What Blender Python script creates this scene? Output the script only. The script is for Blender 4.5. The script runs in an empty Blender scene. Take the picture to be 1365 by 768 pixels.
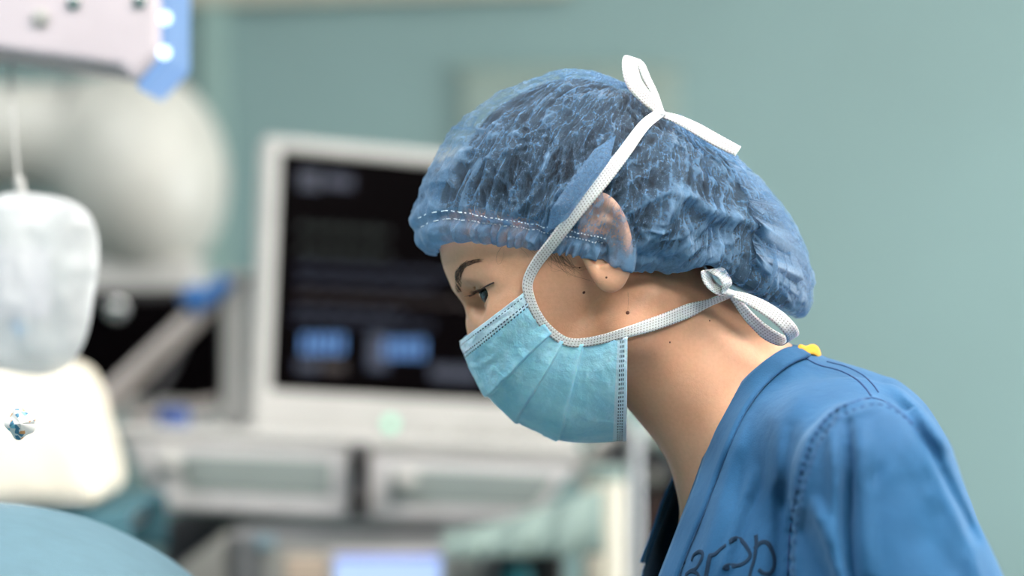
import bpy, bmesh, math, random
import numpy as np
from mathutils import Vector, Matrix

random.seed(7)
rng = np.random.default_rng(11)
S = bpy.context.scene
COL = S.collection

# ------------------------------------------------------------------ camera
CAM_D, CAM_H = 1.6, 1.5                 # camera stands 1.6 m from the nurse, eye height 1.5 m
F = 85.0 / 36.0 * 1365.0                # focal length in pixels of the 1365 x 768 frame
U = CAM_D / F                           # metres per pixel in the plane Y = 0
cd = bpy.data.cameras.new('camera')
cam = bpy.data.objects.new('camera', cd)
COL.objects.link(cam)
cam.location = (0, -CAM_D, CAM_H)
cam.rotation_euler = (math.pi / 2, 0, 0)
cd.lens = 85
cd.sensor_width = 36
cd.clip_start = 0.05
cd.dof.use_dof = True
cd.dof.focus_distance = 1.535
cd.dof.aperture_fstop = 2.5
S.camera = cam

# ------------------------------------------------------------------ world and exposure
wd = bpy.data.worlds.new('world')
S.world = wd
wd.use_nodes = True
wd.node_tree.nodes['Background'].inputs[0].default_value = (0.8, 0.9, 1.0, 1)
wd.node_tree.nodes['Background'].inputs[1].default_value = 0.15
S.view_settings.view_transform = 'Standard'
S.view_settings.look = 'None'
S.view_settings.gamma = 1
S.view_settings.use_curve_mapping = False
S.view_settings.exposure = 0.16

# ceiling luminaires: (x, y, width x, width y, watts-like strength, colour)
CEIL = 2.75
LUMINAIRES = [
    (0.85, -0.55, 1.2, 0.6, 25.0, (1.0, 0.95, 0.88)),
    (1.10, 1.05, 1.2, 0.6, 11.0, (1.0, 0.96, 0.90)),
    (-0.95, -0.35, 1.2, 0.6, 13.0, (0.93, 0.97, 1.0)),
    (-1.05, 1.05, 1.2, 0.6, 6.0, (0.95, 0.98, 1.0)),
    (0.75, -2.0, 1.2, 0.6, 22.0, (1.0, 0.97, 0.92)),
]
# area light added at the right wall's opening to brighten the back wall
ld = bpy.data.lights.new('wall_fill_light', 'AREA')
ld.shape = 'RECTANGLE'
ld.size, ld.size_y = 1.35, 1.15
ld.energy = 80
ld.color = (0.95, 0.98, 1.0)
lo = bpy.data.objects.new('wall_fill_light', ld)
lo.location = (2.645, 1.45, 1.35)
lo.rotation_euler = (0, math.radians(90), 0)
COL.objects.link(lo)

# ------------------------------------------------------------------ helpers
def W(px, py, Y=0.0):
    s = (Y + CAM_D) / F
    return np.array([(px - 682.5) * s, Y, CAM_H + (384.0 - py) * s])

def wx(px):
    return (px - 682.5) * U
def wz(py):
    return CAM_H + (384.0 - py) * U

def proj(P):
    P = np.asarray(P)
    s = F / (P[..., 1] + CAM_D)
    return P[..., 0] * s + 682.5, 384.0 - (P[..., 2] - CAM_H) * s

def lin(r, g, b):
    def f(c):
        c /= 255.0
        return c / 12.92 if c <= 0.04045 else ((c + 0.055) / 1.055) ** 2.4
    return (f(r), f(g), f(b), 1.0)

def link(o, parent=None):
    COL.objects.link(o)
    if parent is not None:
        o.parent = parent
    return o

def mesh_obj(name, verts, faces, mat, parent=None, smooth=True, uv=None):
    me = bpy.data.meshes.new(name)
    verts = np.asarray(verts, dtype=np.float64)
    me.from_pydata(verts.tolist(), [], [list(map(int, f)) for f in faces])
    if smooth:
        me.shade_smooth()
    if uv is not None:
        l = me.uv_layers.new(name='UVMap')
        idx = np.empty(len(me.loops), dtype=np.int32)
        me.loops.foreach_get('vertex_index', idx)
        l.data.foreach_set('uv', np.asarray(uv, dtype=np.float32)[idx].ravel())
    if mat is not None:
        me.materials.append(mat)
    return link(bpy.data.objects.new(name, me), parent)

def bm_obj(name, bm, mat, parent=None, smooth=False):
    me = bpy.data.meshes.new(name)
    bm.normal_update()
    bm.to_mesh(me)
    bm.free()
    if smooth:
        me.shade_smooth()
    if mat is not None:
        me.materials.append(mat)
    return link(bpy.data.objects.new(name, me), parent)

def tag(o, label, cat, group=None):
    o['label'] = label
    o['category'] = cat
    if group:
        o['group'] = group
    return o

def struct(o):
    o['kind'] = 'structure'
    return o

def thing(name, label, cat, loc=(0, 0, 0), group=None):
    o = bpy.data.objects.new(name, None)
    o.empty_display_size = 0.05
    o.location = loc
    COL.objects.link(o)
    bpy.context.view_layer.update()
    return tag(o, label, cat, group)

def under(o, root):
    """parent o to a thing's Empty; geometry is given in world coordinates"""
    o.parent = root
    o.matrix_parent_inverse = root.matrix_world.inverted()
    return o

# ------------------------------------------------------------------ materials
def nt(name):
    m = bpy.data.materials.new(name)
    m.use_nodes = True
    t = m.node_tree
    return m, t, t.nodes['Principled BSDF']

def coords(t, kind='Object', scale=1.0):
    tc = t.nodes.new('ShaderNodeTexCoord')
    mp = t.nodes.new('ShaderNodeMapping')
    sc = scale if isinstance(scale, tuple) else (scale,) * 3
    mp.inputs['Scale'].default_value = sc
    t.links.new(tc.outputs[kind], mp.inputs[0])
    return mp.outputs[0]

def noise(t, vec, scale, detail=3, rough=0.55):
    n = t.nodes.new('ShaderNodeTexNoise')
    n.inputs['Scale'].default_value = scale
    n.inputs['Detail'].default_value = detail
    n.inputs['Roughness'].default_value = rough
    t.links.new(vec, n.inputs['Vector'])
    return n.outputs['Fac']

def ramp(t, fac, stops):
    r = t.nodes.new('ShaderNodeValToRGB')
    el = r.color_ramp.elements
    while len(el) < len(stops):
        el.new(0.5)
    for e, (p, c) in zip(el, stops):
        e.position = p
        e.color = c if len(c) == 4 else (*c, 1)
    t.links.new(fac, r.inputs[0])
    return r.outputs[0]

def bump(t, height, strength, dist, normal=None):
    b = t.nodes.new('ShaderNodeBump')
    b.inputs['Strength'].default_value = strength
    b.inputs['Distance'].default_value = dist
    t.links.new(height, b.inputs['Height'])
    if normal is not None:
        t.links.new(normal, b.inputs['Normal'])
    return b.outputs[0]

def math_n(t, op, a, b=None, c=None):
    n = t.nodes.new('ShaderNodeMath')
    n.operation = op
    for i, v in enumerate((a, b, c)):
        if v is None:
            continue
        if isinstance(v, (int, float)):
            n.inputs[i].default_value = v
        else:
            t.links.new(v, n.inputs[i])
    return n.outputs[0]

def shade(c, k):
    return (min(1, c[0] * k), min(1, c[1] * k), min(1, c[2] * k), 1)

def plain(name, col, rough=0.5, metal=0.0, var=0.06, scale=14.0, bstr=0.05, coat=0.0):
    """painted / moulded surface: slight colour drift and orange-peel relief"""
    m, t, p = nt(name)
    v = coords(t, 'Object')
    f = noise(t, v, scale, 4)
    c = ramp(t, f, [(0.3, shade(col, 1 - var)), (0.7, shade(col, 1 + var))])
    t.links.new(c, p.inputs['Base Color'])
    p.inputs['Roughness'].default_value = rough
    p.inputs['Metallic'].default_value = metal
    p.inputs['Coat Weight'].default_value = coat
    if bstr:
        t.links.new(bump(t, noise(t, v, scale * 25, 2), bstr, 0.0005), p.inputs['Normal'])
    return m

def glow(name, col, strength):
    m, t, p = nt(name)
    v = coords(t, 'Object')
    c = ramp(t, noise(t, v, 30, 2), [(0.3, shade(col, 0.9)), (0.7, col)])
    p.inputs['Base Color'].default_value = (0.02, 0.02, 0.02, 1)
    t.links.new(c, p.inputs['Emission Color'])
    p.inputs['Emission Strength'].default_value = strength
    return m

# ------------------------------------------------------------------ numeric noise
def _hash(ix, iy, seed):
    h = (ix.astype(np.int64) * 374761393 + iy.astype(np.int64) * 668265263 + seed * 974634541) & 0xffffffff
    h = ((h ^ (h >> 13)) * 1274126177) & 0xffffffff
    return ((h ^ (h >> 16)) & 0xffff) / 65535.0

def vnoise(x, y, seed=0):
    x, y = np.asarray(x, float), np.asarray(y, float)
    ix, iy = np.floor(x), np.floor(y)
    fx, fy = x - ix, y - iy
    fx = fx * fx * (3 - 2 * fx)
    fy = fy * fy * (3 - 2 * fy)
    a, b = _hash(ix, iy, seed), _hash(ix + 1, iy, seed)
    c, d = _hash(ix, iy + 1, seed), _hash(ix + 1, iy + 1, seed)
    return (a * (1 - fx) + b * fx) * (1 - fy) + (c * (1 - fx) + d * fx) * fy

def ridged(x, y, seed=0):
    return 1 - np.abs(2 * vnoise(x, y, seed) - 1)

def seg_dist(px, py, line):
    """distance in pixels to a polyline and the position 0..1 along it"""
    best = np.full(np.shape(px), 1e9)
    pos = np.zeros(np.shape(px))
    n = len(line) - 1
    for i in range(n):
        ax, ay = line[i]
        bx, by = line[i + 1]
        dx, dy = bx - ax, by - ay
        t = np.clip(((px - ax) * dx + (py - ay) * dy) / (dx * dx + dy * dy), 0, 1)
        d = np.hypot(px - ax - t * dx, py - ay - t * dy)
        m = d < best
        best = np.where(m, d, best)
        pos = np.where(m, (i + t) / n, pos)
    return best, pos

def spline(pts, n, closed=False):
    """Catmull-Rom through points, n samples, even in arc length"""
    P = np.asarray(pts, float)
    if closed:
        P = np.vstack([P[-1], P, P[0], P[1]])
    else:
        P = np.vstack([2 * P[0] - P[1], P, 2 * P[-1] - P[-2]])
    out = []
    for i in range(1, len(P) - 2):
        t = np.linspace(0, 1, 24, endpoint=False)[:, None]
        a, b, c, d = P[i - 1], P[i], P[i + 1], P[i + 2]
        out.append(0.5 * (2 * b + (c - a) * t + (2 * a - 5 * b + 4 * c - d) * t ** 2 + (3 * b - a - 3 * c + d) * t ** 3))
    out = np.vstack(out + [P[-2][None]])
    L = np.concatenate([[0], np.cumsum(np.linalg.norm(np.diff(out, axis=0), axis=1))])
    s = np.linspace(0, L[-1], n)
    return np.stack([np.interp(s, L, out[:, k]) for k in range(P.shape[1])], axis=1)

# ------------------------------------------------------------------ signed distance modelling
def ell(P, c, ax, R=None):
    q = P - c
    if R is not None:
        q = q @ R
    ax = np.asarray(ax)
    k0 = np.sqrt(((q / ax) ** 2).sum(-1))
    k1 = np.sqrt(((q / ax ** 2) ** 2).sum(-1)) + 1e-9
    return k0 * (k0 - 1) / k1

def cone(P, a, b, ra, rb, lat=1.0):
    k = np.array([1.0, 1.0 / lat, 1.0])
    p, a, b = P * k, a * k, b * k
    ab = b - a
    t = np.clip(((p - a) @ ab) / (ab @ ab), 0, 1)
    return np.linalg.norm(p - a - t[:, None] * ab, axis=1) - (ra + (rb - ra) * t)

def smin(a, b, k):
    h = np.clip(0.5 + 0.5 * (b - a) / k, 0, 1)
    return b * (1 - h) + a * h - k * h * (1 - h)

def smax(a, b, k):
    return -smin(-a, -b, k)

def grad(f, P, e=4e-4):
    g = np.empty_like(P)
    for k in range(3):
        d = np.zeros(3)
        d[k] = e
        g[:, k] = f(P + d) - f(P - d)
    return g / (np.linalg.norm(g, axis=1, keepdims=True) + 1e-12)

def march(f, px, py, y0=-0.45, far=0.6, off=0.0):
    """first hit of the camera rays through pixels with f = off"""
    px, py = np.atleast_1d(px).astype(float), np.atleast_1d(py).astype(float)
    o = np.array([0, -CAM_D, CAM_H])
    d = np.stack([(px - 682.5) / F, np.ones_like(px), (384 - py) / F], 1)
    d /= np.linalg.norm(d, axis=1, keepdims=True)
    t = (y0 + CAM_D) / d[:, 1]
    for _ in range(140):
        h = f(o + d * t[:, None]) - off
        t = np.minimum(t + np.clip(h, -0.01, 0.05) * 0.75, (far + CAM_D) / d[:, 1])
    return o + d * t[:, None]

def steps(*seg):
    """coordinate lines with a spacing of their own per stretch: start, (end, step), ..."""
    out = [np.array([seg[0]])]
    a = seg[0]
    for b, h in seg[1:]:
        n = max(1, int(round((b - a) / h)))
        out.append(np.linspace(a, b, n + 1)[1:])
        a = b
    return np.concatenate(out)

def surface(f, xs, ys, zs, newton=2):
    """surface nets on a lattice of uneven spacing, evaluated only near the surface"""
    B = 6
    nx, ny, nz = len(xs), len(ys), len(zs)
    V = np.empty((nx, ny, nz), dtype=np.float32)
    def blocks(n):
        return [(i, min(i + B, n)) for i in range(0, n, B)]
    bx, by, bz = blocks(nx), blocks(ny), blocks(nz)
    cx = np.array([(xs[a] + xs[b - 1]) / 2 for a, b in bx]); hx = np.array([(xs[b - 1] - xs[a]) / 2 for a, b in bx])
    cy = np.array([(ys[a] + ys[b - 1]) / 2 for a, b in by]); hy = np.array([(ys[b - 1] - ys[a]) / 2 for a, b in by])
    cz = np.array([(zs[a] + zs[b - 1]) / 2 for a, b in bz]); hz = np.array([(zs[b - 1] - zs[a]) / 2 for a, b in bz])
    C = np.stack(np.meshgrid(cx, cy, cz, indexing='ij'), -1).reshape(-1, 3)
    Rr = np.sqrt(hx[:, None, None] ** 2 + hy[None, :, None] ** 2 + hz[None, None, :] ** 2).ravel()
    dc = f(C)
    act = np.abs(dc) < Rr * 1.8 + 0.006
    ii = np.stack(np.meshgrid(range(len(bx)), range(len(by)), range(len(bz)), indexing='ij'), -1).reshape(-1, 3)
    pend, slots, tot = [], [], 0
    def flush():
        if not pend:
            return
        val = f(np.vstack(pend))
        k = 0
        for (a, b, c), p in zip(slots, pend):
            V[a[0]:a[1], b[0]:b[1], c[0]:c[1]] = val[k:k + len(p)].reshape(a[1] - a[0], b[1] - b[0], c[1] - c[0])
            k += len(p)
        pend.clear()
        slots.clear()
    for n, (i, j, k) in enumerate(ii):
        a, b, c = bx[i], by[j], bz[k]
        if act[n]:
            p = np.stack(np.meshgrid(xs[a[0]:a[1]], ys[b[0]:b[1]], zs[c[0]:c[1]], indexing='ij'), -1).reshape(-1, 3)
            pend.append(p)
            slots.append((a, b, c))
            tot += len(p)
            if tot > 300000:
                flush()
                tot = 0
        else:
            V[a[0]:a[1], b[0]:b[1], c[0]:c[1]] = dc[n]
    flush()
    ins = V < 0
    s = np.zeros((nx - 1, ny - 1, nz - 1), dtype=np.int8)
    for dx in (0, 1):
        for dy in (0, 1):
            for dz in (0, 1):
                s += ins[dx:nx - 1 + dx, dy:ny - 1 + dy, dz:nz - 1 + dz]
    cell = np.argwhere((s > 0) & (s < 8))
    idx = np.full(s.shape, -1, dtype=np.int64)
    idx[tuple(cell.T)] = np.arange(len(cell))
    X = [xs, ys, zs]
    acc = np.zeros((len(cell), 3))
    cnt = np.zeros(len(cell))
    for ax in range(3):
        o1, o2 = [a for a in range(3) if a != ax]
        for u in (0, 1):
            for w in (0, 1):
                A = cell.copy()
                A[:, o1] += u
                A[:, o2] += w
                Bq = A.copy()
                Bq[:, ax] += 1
                va, vb = V[tuple(A.T)], V[tuple(Bq.T)]
                m = (va < 0) != (vb < 0)
                t = np.where(m, va / np.where(m, va - vb, 1), 0)
                pt = np.stack([X[k][A[:, k]] for k in range(3)], 1)
                pt[:, ax] += t * (X[ax][Bq[:, ax]] - X[ax][A[:, ax]])
                acc += pt * m[:, None]
                cnt += m
    P = acc / cnt[:, None]
    quads = []
    for ax in range(3):
        o1, o2 = (ax + 1) % 3, (ax + 2) % 3
        sl0, sl1 = [slice(None)] * 3, [slice(None)] * 3
        sl0[ax], sl1[ax] = slice(0, -1), slice(1, None)
        e = ins[tuple(sl0)] != ins[tuple(sl1)]
        E = np.argwhere(e)
        E = E[(E[:, o1] > 0) & (E[:, o2] > 0) & (E[:, o1] < s.shape[o1]) & (E[:, o2] < s.shape[o2])]
        flip = ins[tuple(E.T)]
        q = []
        for du, dv in ((-1, -1), (0, -1), (0, 0), (-1, 0)):
            c = E.copy()
            c[:, o1] += du
            c[:, o2] += dv
            q.append(idx[tuple(c.T)])
        q = np.stack(q, 1)
        q[~flip] = q[~flip][:, ::-1]
        quads.append(q[(q >= 0).all(1)])
    Q = np.vstack(quads)
    for _ in range(newton):
        v = f(P)
        g = grad(f, P)
        P = P - g * np.clip(v, -0.003, 0.003)[:, None]
    return P, Q

def tube(bm_lists, pts, r0, r1=None, sides=5):
    """append a tapering tube along pts to (verts, faces)"""
    V, Fc = bm_lists
    pts = np.asarray(pts, float)
    n = len(pts)
    r1 = r0 if r1 is None else r1
    T = np.gradient(pts, axis=0)
    T /= np.linalg.norm(T, axis=1, keepdims=True) + 1e-12
    ref = np.array([0.31, 0.8, 0.5])
    A = np.cross(T, ref)
    A /= np.linalg.norm(A, axis=1, keepdims=True) + 1e-12
    Bn = np.cross(T, A)
    base = len(V)
    for i in range(n):
        r = r0 + (r1 - r0) * i / max(1, n - 1)
        for k in range(sides):
            a = 2 * math.pi * k / sides
            V.append(pts[i] + r * (math.cos(a) * A[i] + math.sin(a) * Bn[i]))
    for i in range(n - 1):
        for k in range(sides):
            k2 = (k + 1) % sides
            Fc.append((base + i * sides + k, base + i * sides + k2, base + (i + 1) * sides + k2, base + (i + 1) * sides + k))
    Fc.append(tuple(base + k for k in range(sides))[::-1])
    Fc.append(tuple(base + (n - 1) * sides + k for k in range(sides)))

def ribbon(name, pts, side, mat, parent, width, thick=0.0006, n=None):
    """flat tape along pts; side = width direction per point; width scalar or array"""
    pts = np.asarray(pts, float)
    n = len(pts)
    side = np.asarray(side, float)
    side = side / (np.linalg.norm(side, axis=1, keepdims=True) + 1e-12)
    T = np.gradient(pts, axis=0)
    nor = np.cross(T, side)
    nor /= np.linalg.norm(nor, axis=1, keepdims=True) + 1e-12
    w = np.broadcast_to(np.asarray(width, float), (n,))[:, None] / 2
    M = 5
    V, UV = [], []
    L = np.concatenate([[0], np.cumsum(np.linalg.norm(np.diff(pts, axis=0), axis=1))])
    for lay in (1, -1):
        for j in range(M):
            a = -1 + 2 * j / (M - 1)
            V.append(pts + side * w * a + nor * lay * thick / 2)
            UV.append(np.stack([L, np.broadcast_to(a * w[:, 0], (n,))], 1))
    V, UV = np.vstack(V), np.vstack(UV)
    Fc = []
    def q(l, j, i):
        return (l * M + j) * n + i
    for i in range(n - 1):
        for j in range(M - 1):
            Fc.append((q(0, j, i), q(0, j, i + 1), q(0, j + 1, i + 1), q(0, j + 1, i)))
            Fc.append((q(1, j, i), q(1, j + 1, i), q(1, j + 1, i + 1), q(1, j, i + 1)))
        Fc.append((q(0, 0, i), q(1, 0, i), q(1, 0, i + 1), q(0, 0, i + 1)))
        Fc.append((q(0, M - 1, i), q(0, M - 1, i + 1), q(1, M - 1, i + 1), q(1, M - 1, i)))
    for i in (0, n - 1):
        for j in range(M - 1):
            Fc.append((q(0, j, i), q(0, j + 1, i), q(1, j + 1, i), q(1, j, i)))
    return mesh_obj(name, V, Fc, mat, parent, True, UV)

def rbox(lo, hi, bev=0.004, seg=2):
    bm = bmesh.new()
    bmesh.ops.create_cube(bm, size=1)
    lo, hi = np.minimum(lo, hi), np.maximum(lo, hi)
    for v in bm.verts:
        v.co = Vector([(lo[k] + hi[k]) / 2 + v.co[k] * (hi[k] - lo[k]) for k in range(3)])
    if bev:
        bev = min(bev, 0.45 * float(min(hi - lo)))
        bmesh.ops.bevel(bm, geom=bm.edges[:], offset=bev, segments=seg, profile=0.5, affect='EDGES')
    return bm
# ================================================================== ROOM
M_TEAL = plain('teal_wall_paint', lin(121, 147, 146), 0.55, var=0.03, scale=3)
M_CEIL = plain('white_ceiling', lin(232, 232, 228), 0.8, var=0.02)
M_FLOOR = plain('grey_vinyl_floor', lin(112, 122, 122), 0.4, var=0.05, scale=40)
X0, X1, Y0, Y1 = -2.6, 2.6, -3.2, 2.6
def shell(name, lo, hi, mat):
    return struct(bm_obj(name, rbox(np.array(lo), np.array(hi), 0), mat))
shell('floor', (X0, Y0, -0.1), (X1, Y1, 0), M_FLOOR)
shell('ceiling', (X0, Y0, CEIL), (X1, Y1, CEIL + 0.1), M_CEIL)
shell('wall_back', (X0, Y1, 0), (X1, Y1 + 0.1, CEIL), M_TEAL)
shell('wall_front', (X0, Y0 - 0.1, 0), (X1, Y0, CEIL), M_TEAL)
shell('wall_left', (X0 - 0.1, Y0, 0), (X0, Y1, CEIL), M_TEAL)
WY0, WY1, WZ0, WZ1 = 0.75, 2.15, 0.75, 1.95               # opening for an unseen window, added to light the back wall
wr = shell('wall_right', (X1, Y0, 0), (X1 + 0.1, WY0, CEIL), M_TEAL)
for lo_, hi_ in (((X1, WY1, 0), (X1 + 0.1, Y1, CEIL)), ((X1, WY0, 0), (X1 + 0.1, WY1, WZ0)), ((X1, WY0, WZ1), (X1 + 0.1, WY1, CEIL))):
    bm_obj('wall_piece', rbox(np.array(lo_), np.array(hi_), 0), M_TEAL, wr)
win = struct(bm_obj('added_window_1', rbox(np.array((X1 + 0.02, WY0, WZ0)), np.array((X1 + 0.07, WY0 + 0.05, WZ1)), 0.003), M_CEIL))
for lo_, hi_ in (((X1 + .02, WY1 - .05, WZ0), (X1 + .07, WY1, WZ1)), ((X1 + .02, WY0, WZ0), (X1 + .07, WY1, WZ0 + .05)), ((X1 + .02, WY0, WZ1 - .05), (X1 + .07, WY1, WZ1)), ((X1 + .025, 1.43, WZ0), (X1 + .065, 1.47, WZ1))):
    bm_obj('added_window_frame', rbox(np.array(lo_), np.array(hi_), 0.003), M_CEIL, win)
mg, tg, pg = nt('added_window_glass')
pg.inputs['Transmission Weight'].default_value = 1.0
pg.inputs['Roughness'].default_value = 0.0
pg.inputs['IOR'].default_value = 1.05
bm_obj('pane', rbox(np.array((X1 + .05, WY0 + .05, WZ0 + .05)), np.array((X1 + .054, WY1 - .05, WZ1 - .05)), 0), mg, win)
M_LFRAME = plain('luminaire_frame_white', lin(236, 236, 236), 0.5)
place = ['over the nurse', 'behind the nurse to the right', 'over the operating table', 'over the monitor and equipment', 'nearest the camera']
for i, (x, y, w, d, st, c) in enumerate(LUMINAIRES):
    t = thing('ceiling_light', 'rectangular white LED ceiling panel ' + place[i], 'ceiling light', (x, y, CEIL), 'ceiling light panels')
    under(bm_obj('frame', rbox(np.array((x - w / 2 - .03, y - d / 2 - .03, CEIL - 0.02)), np.array((x + w / 2 + .03, y + d / 2 + .03, CEIL)), 0.004), M_LFRAME), t)
    under(bm_obj('diffuser', rbox(np.array((x - w / 2, y - d / 2, CEIL - 0.026)), np.array((x + w / 2, y + d / 2, CEIL - 0.018)), 0.001), glow('diffuser_%d' % i, (*c, 1), st)), t)
# ================================================================== EQUIPMENT BEHIND THE NURSE
M_WHITEP = plain('white_plastic', lin(186, 183, 179), 0.4)
M_CREAM = plain('cream_plastic', lin(236, 225, 206), 0.6)
M_GREYP = plain('warm_grey_plastic', lin(150, 148, 143), 0.5)
M_MIDGREY = plain('mid_grey_metal', lin(108, 108, 110), 0.45)
M_PALEGREY = plain('pale_green_grey_panel', lin(142, 150, 147), 0.45)
M_DARK = plain('black_plastic', lin(20, 13, 12), 0.5)
M_DARKGREY = plain('dark_grey_metal', lin(66, 64, 68), 0.5)
M_BROWN = plain('dark_brown_plastic', lin(52, 28, 22), 0.5)
M_SCREEN = plain('dark_screen_glass', lin(4, 2, 3), 0.3, var=0.02, bstr=0)
M_SCREEN.node_tree.nodes['Principled BSDF'].inputs['Specular IOR Level'].default_value = 0.03
M_BLUEP = plain('blue_plastic', lin(6, 84, 146), 0.5)
M_NAVY = plain('deep_blue_plastic', lin(0, 58, 126), 0.6)
M_MINT = plain('pale_mint_cloth', lin(128, 146, 141), 0.8)
M_DRAPE = plain('light_blue_drape', lin(84, 114, 127), 0.8, var=0.05, scale=60, bstr=0.3)
M_TEALCLOTH = plain('teal_cloth', lin(62, 104, 116), 0.8)
M_HOSE = plain('grey_silicone_hose', lin(150, 142, 138), 0.4)
M_CHROME = plain('chrome', lin(220, 220, 220), 0.15, metal=1.0)
M_STEEL = plain('brushed_steel', lin(170, 172, 174), 0.35, metal=0.9)
M_BEIGE = plain('beige_panel', lin(196, 176, 158), 0.6)

def pex(poly, Y, depth, bev=0.004):
    """prism whose front face is the px outline at depth Y, running straight back"""
    bm = bmesh.new()
    a = [bm.verts.new(Vector(W(x, y, Y))) for x, y in poly]
    b = [bm.verts.new(Vector(W(x, y, Y)) + Vector((0, depth, 0))) for x, y in poly]
    n = len(poly)
    bm.faces.new(a)
    bm.faces.new(b[::-1])
    for i in range(n):
        bm.faces.new((a[(i + 1) % n], a[i], b[i], b[(i + 1) % n]))
    bmesh.ops.recalc_face_normals(bm, faces=bm.faces[:])
    if bev:
        bmesh.ops.bevel(bm, geom=bm.edges[:], offset=bev, segments=3, profile=0.5, affect='EDGES', clamp_overlap=True)
    return bm
def pbox(x0, y0, x1, y1, Y, depth, bev=0.004):
    a, b = W(x0, y0, Y), W(x1, y1, Y)
    b = b.copy(); b[1] = Y + depth
    return rbox(a, b, bev)
def part(name, bm, mat, root, smooth=False):
    return under(bm_obj(name, bm, mat, None, smooth), root)
def sub(name, bm, mat, par, smooth=False):
    o = bm_obj(name, bm, mat, None, smooth)
    bpy.context.view_layer.update()
    return under(o, par)
def cyl(a, b, r0, r1=None, seg=28):
    bm = bmesh.new()
    a, b = Vector(a), Vector(b)
    r1 = r0 if r1 is None else r1
    L = (b - a).length
    bmesh.ops.create_cone(bm, cap_ends=True, segments=seg, radius1=r0, radius2=r1, depth=L)
    rot = Vector((0, 0, 1)).rotation_difference(b - a).to_matrix().to_4x4()
    bmesh.ops.transform(bm, matrix=Matrix.Translation((a + b) / 2) @ rot, verts=bm.verts[:])
    eds = [e for e in bm.edges if len(e.link_faces) == 2 and max(len(f.verts) for f in e.link_faces) > 4]
    bmesh.ops.bevel(bm, geom=eds, offset=min(r0, r1) * 0.15, segments=2, profile=0.5, affect='EDGES')
    return bm
def tube_obj(name, pts, r, mat, root, sides=14, n=60, smooth=True):
    V, Fc = [], []
    tube((V, Fc), spline(pts, n), r, r, sides)
    o = mesh_obj(name, V, Fc, mat, None, smooth)
    return under(o, root) if root is not None else o

# ---- wall fittings
struct(bm_obj('trim_1', pbox(264, -700, 302, 1500, Y1 - 0.03, 0.03, 0.004), plain('grey_teal_trim', lin(138, 164, 158), 0.55)))
struct(bm_obj('trim_2', pex([(-60, -40), (760, -60), (760, -12), (-60, 16)], Y1 - 0.04, 0.04), plain('beige_trim', lin(184, 180, 164), 0.6)))
wp = thing('wall_panel', 'beige rectangular wall panel partly hidden behind the cap', 'wall panel', W(760, 210, Y1 - 0.02))
part('plate', pbox(615, 96, 905, 260, Y1 - 0.02, 0.02, 0.006), plain('beige_wall_plate', lin(136, 152, 144), 0.6), wp)
part('frame', pbox(608, 90, 912, 96, Y1 - 0.024, 0.024, 0.002), plain('beige_wall_frame', lin(150, 164, 152), 0.6), wp)

# ---- patient monitor on the trolley post
MW, MH = 0.470, 0.375
mon = thing('patient_monitor', 'large white-framed patient monitor with dark screen and blue readings', 'monitor', W(336, 606, 1.2))
mon.rotation_euler = (Matrix.Rotation(math.radians(4.3), 3, 'Y') @ Matrix.Rotation(math.radians(22), 3, 'Z') @ Matrix.Rotation(math.radians(-6.5), 3, 'X')).to_euler()
bpy.context.view_layer.update()
def mpart(name, lo, hi, mat, bev=0.003, parent=mon):
    return bm_obj(name, rbox(np.array(lo), np.array(hi), bev, 4 if bev > 0.008 else 2), mat, parent)
sx0, sx1, sz0, sz1 = 0.020, 0.445, 0.076, 0.358
mpart('housing', (0, 0.006, 0), (MW, 0.036, MH), M_WHITEP, 0.012)
mpart('bezel', (0, 0, 0), (sx0, 0.02, MH), M_WHITEP, 0.006)
mpart('bezel', (sx1, 0, 0), (MW, 0.02, MH), M_WHITEP, 0.006)
mpart('bezel', (sx0 - .004, 0, sz1), (sx1 + .004, 0.02, MH), M_WHITEP, 0.005)
mpart('bezel', (sx0 - .004, 0, 0), (sx1 + .004, 0.02, sz0), M_WHITEP, 0.005)
scr = mpart('screen', (sx0, 0.003, sz0), (sx1, 0.012, sz1), M_SCREEN, 0)
G_BLUE = glow('screen_blue', lin(96, 160, 240), 0.8)
G_DBLUE = glow('screen_deep_blue', lin(16, 52, 120), 0.22)
G_DGREEN = glow('screen_dim_green', lin(10, 60, 50), 0.22)
G_DRED = glow('screen_dim_red', lin(90, 20, 26), 0.16)
def mx_(px, py):
    x = (px - 342) / (1151 * 0.87)
    return x, (606 - py) / 1151 + x * 0.062
def reading(name, px0, py0, px1, py1, mat):
    a, b = mx_(px0, py1), mx_(px1, py0)
    o = bm_obj(name, rbox(np.array((a[0], 0.0022, a[1])), np.array((b[0], 0.0032, max(b[1], a[1] + 0.002))), 0), mat, scr)
    return o
for k_ in range(5):                                        # two large readings, each a row of bright strokes
    reading('reading_stroke', 398 + k_ * 11, 446, 404.5 + k_ * 11, 470, G_BLUE)
    reading('reading_stroke', 500 + k_ * 11, 452, 506.5 + k_ * 11, 477, G_BLUE)
reading('logo_dot', 386, 222, 412, 246, G_DBLUE)
reading('title_bar', 418, 228, 452, 242, glow('screen_title', lin(20, 44, 110), 0.3))
reading('status_bar', 392, 480, 420, 494, G_DBLUE)
reading('status_bar', 480, 445, 505, 492, glow('screen_small', lin(30, 62, 120), 0.3))
reading('status_bar', 560, 492, 622, 506, G_DBLUE)
reading('status_bar', 424, 484, 452, 494, G_DRED)
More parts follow.
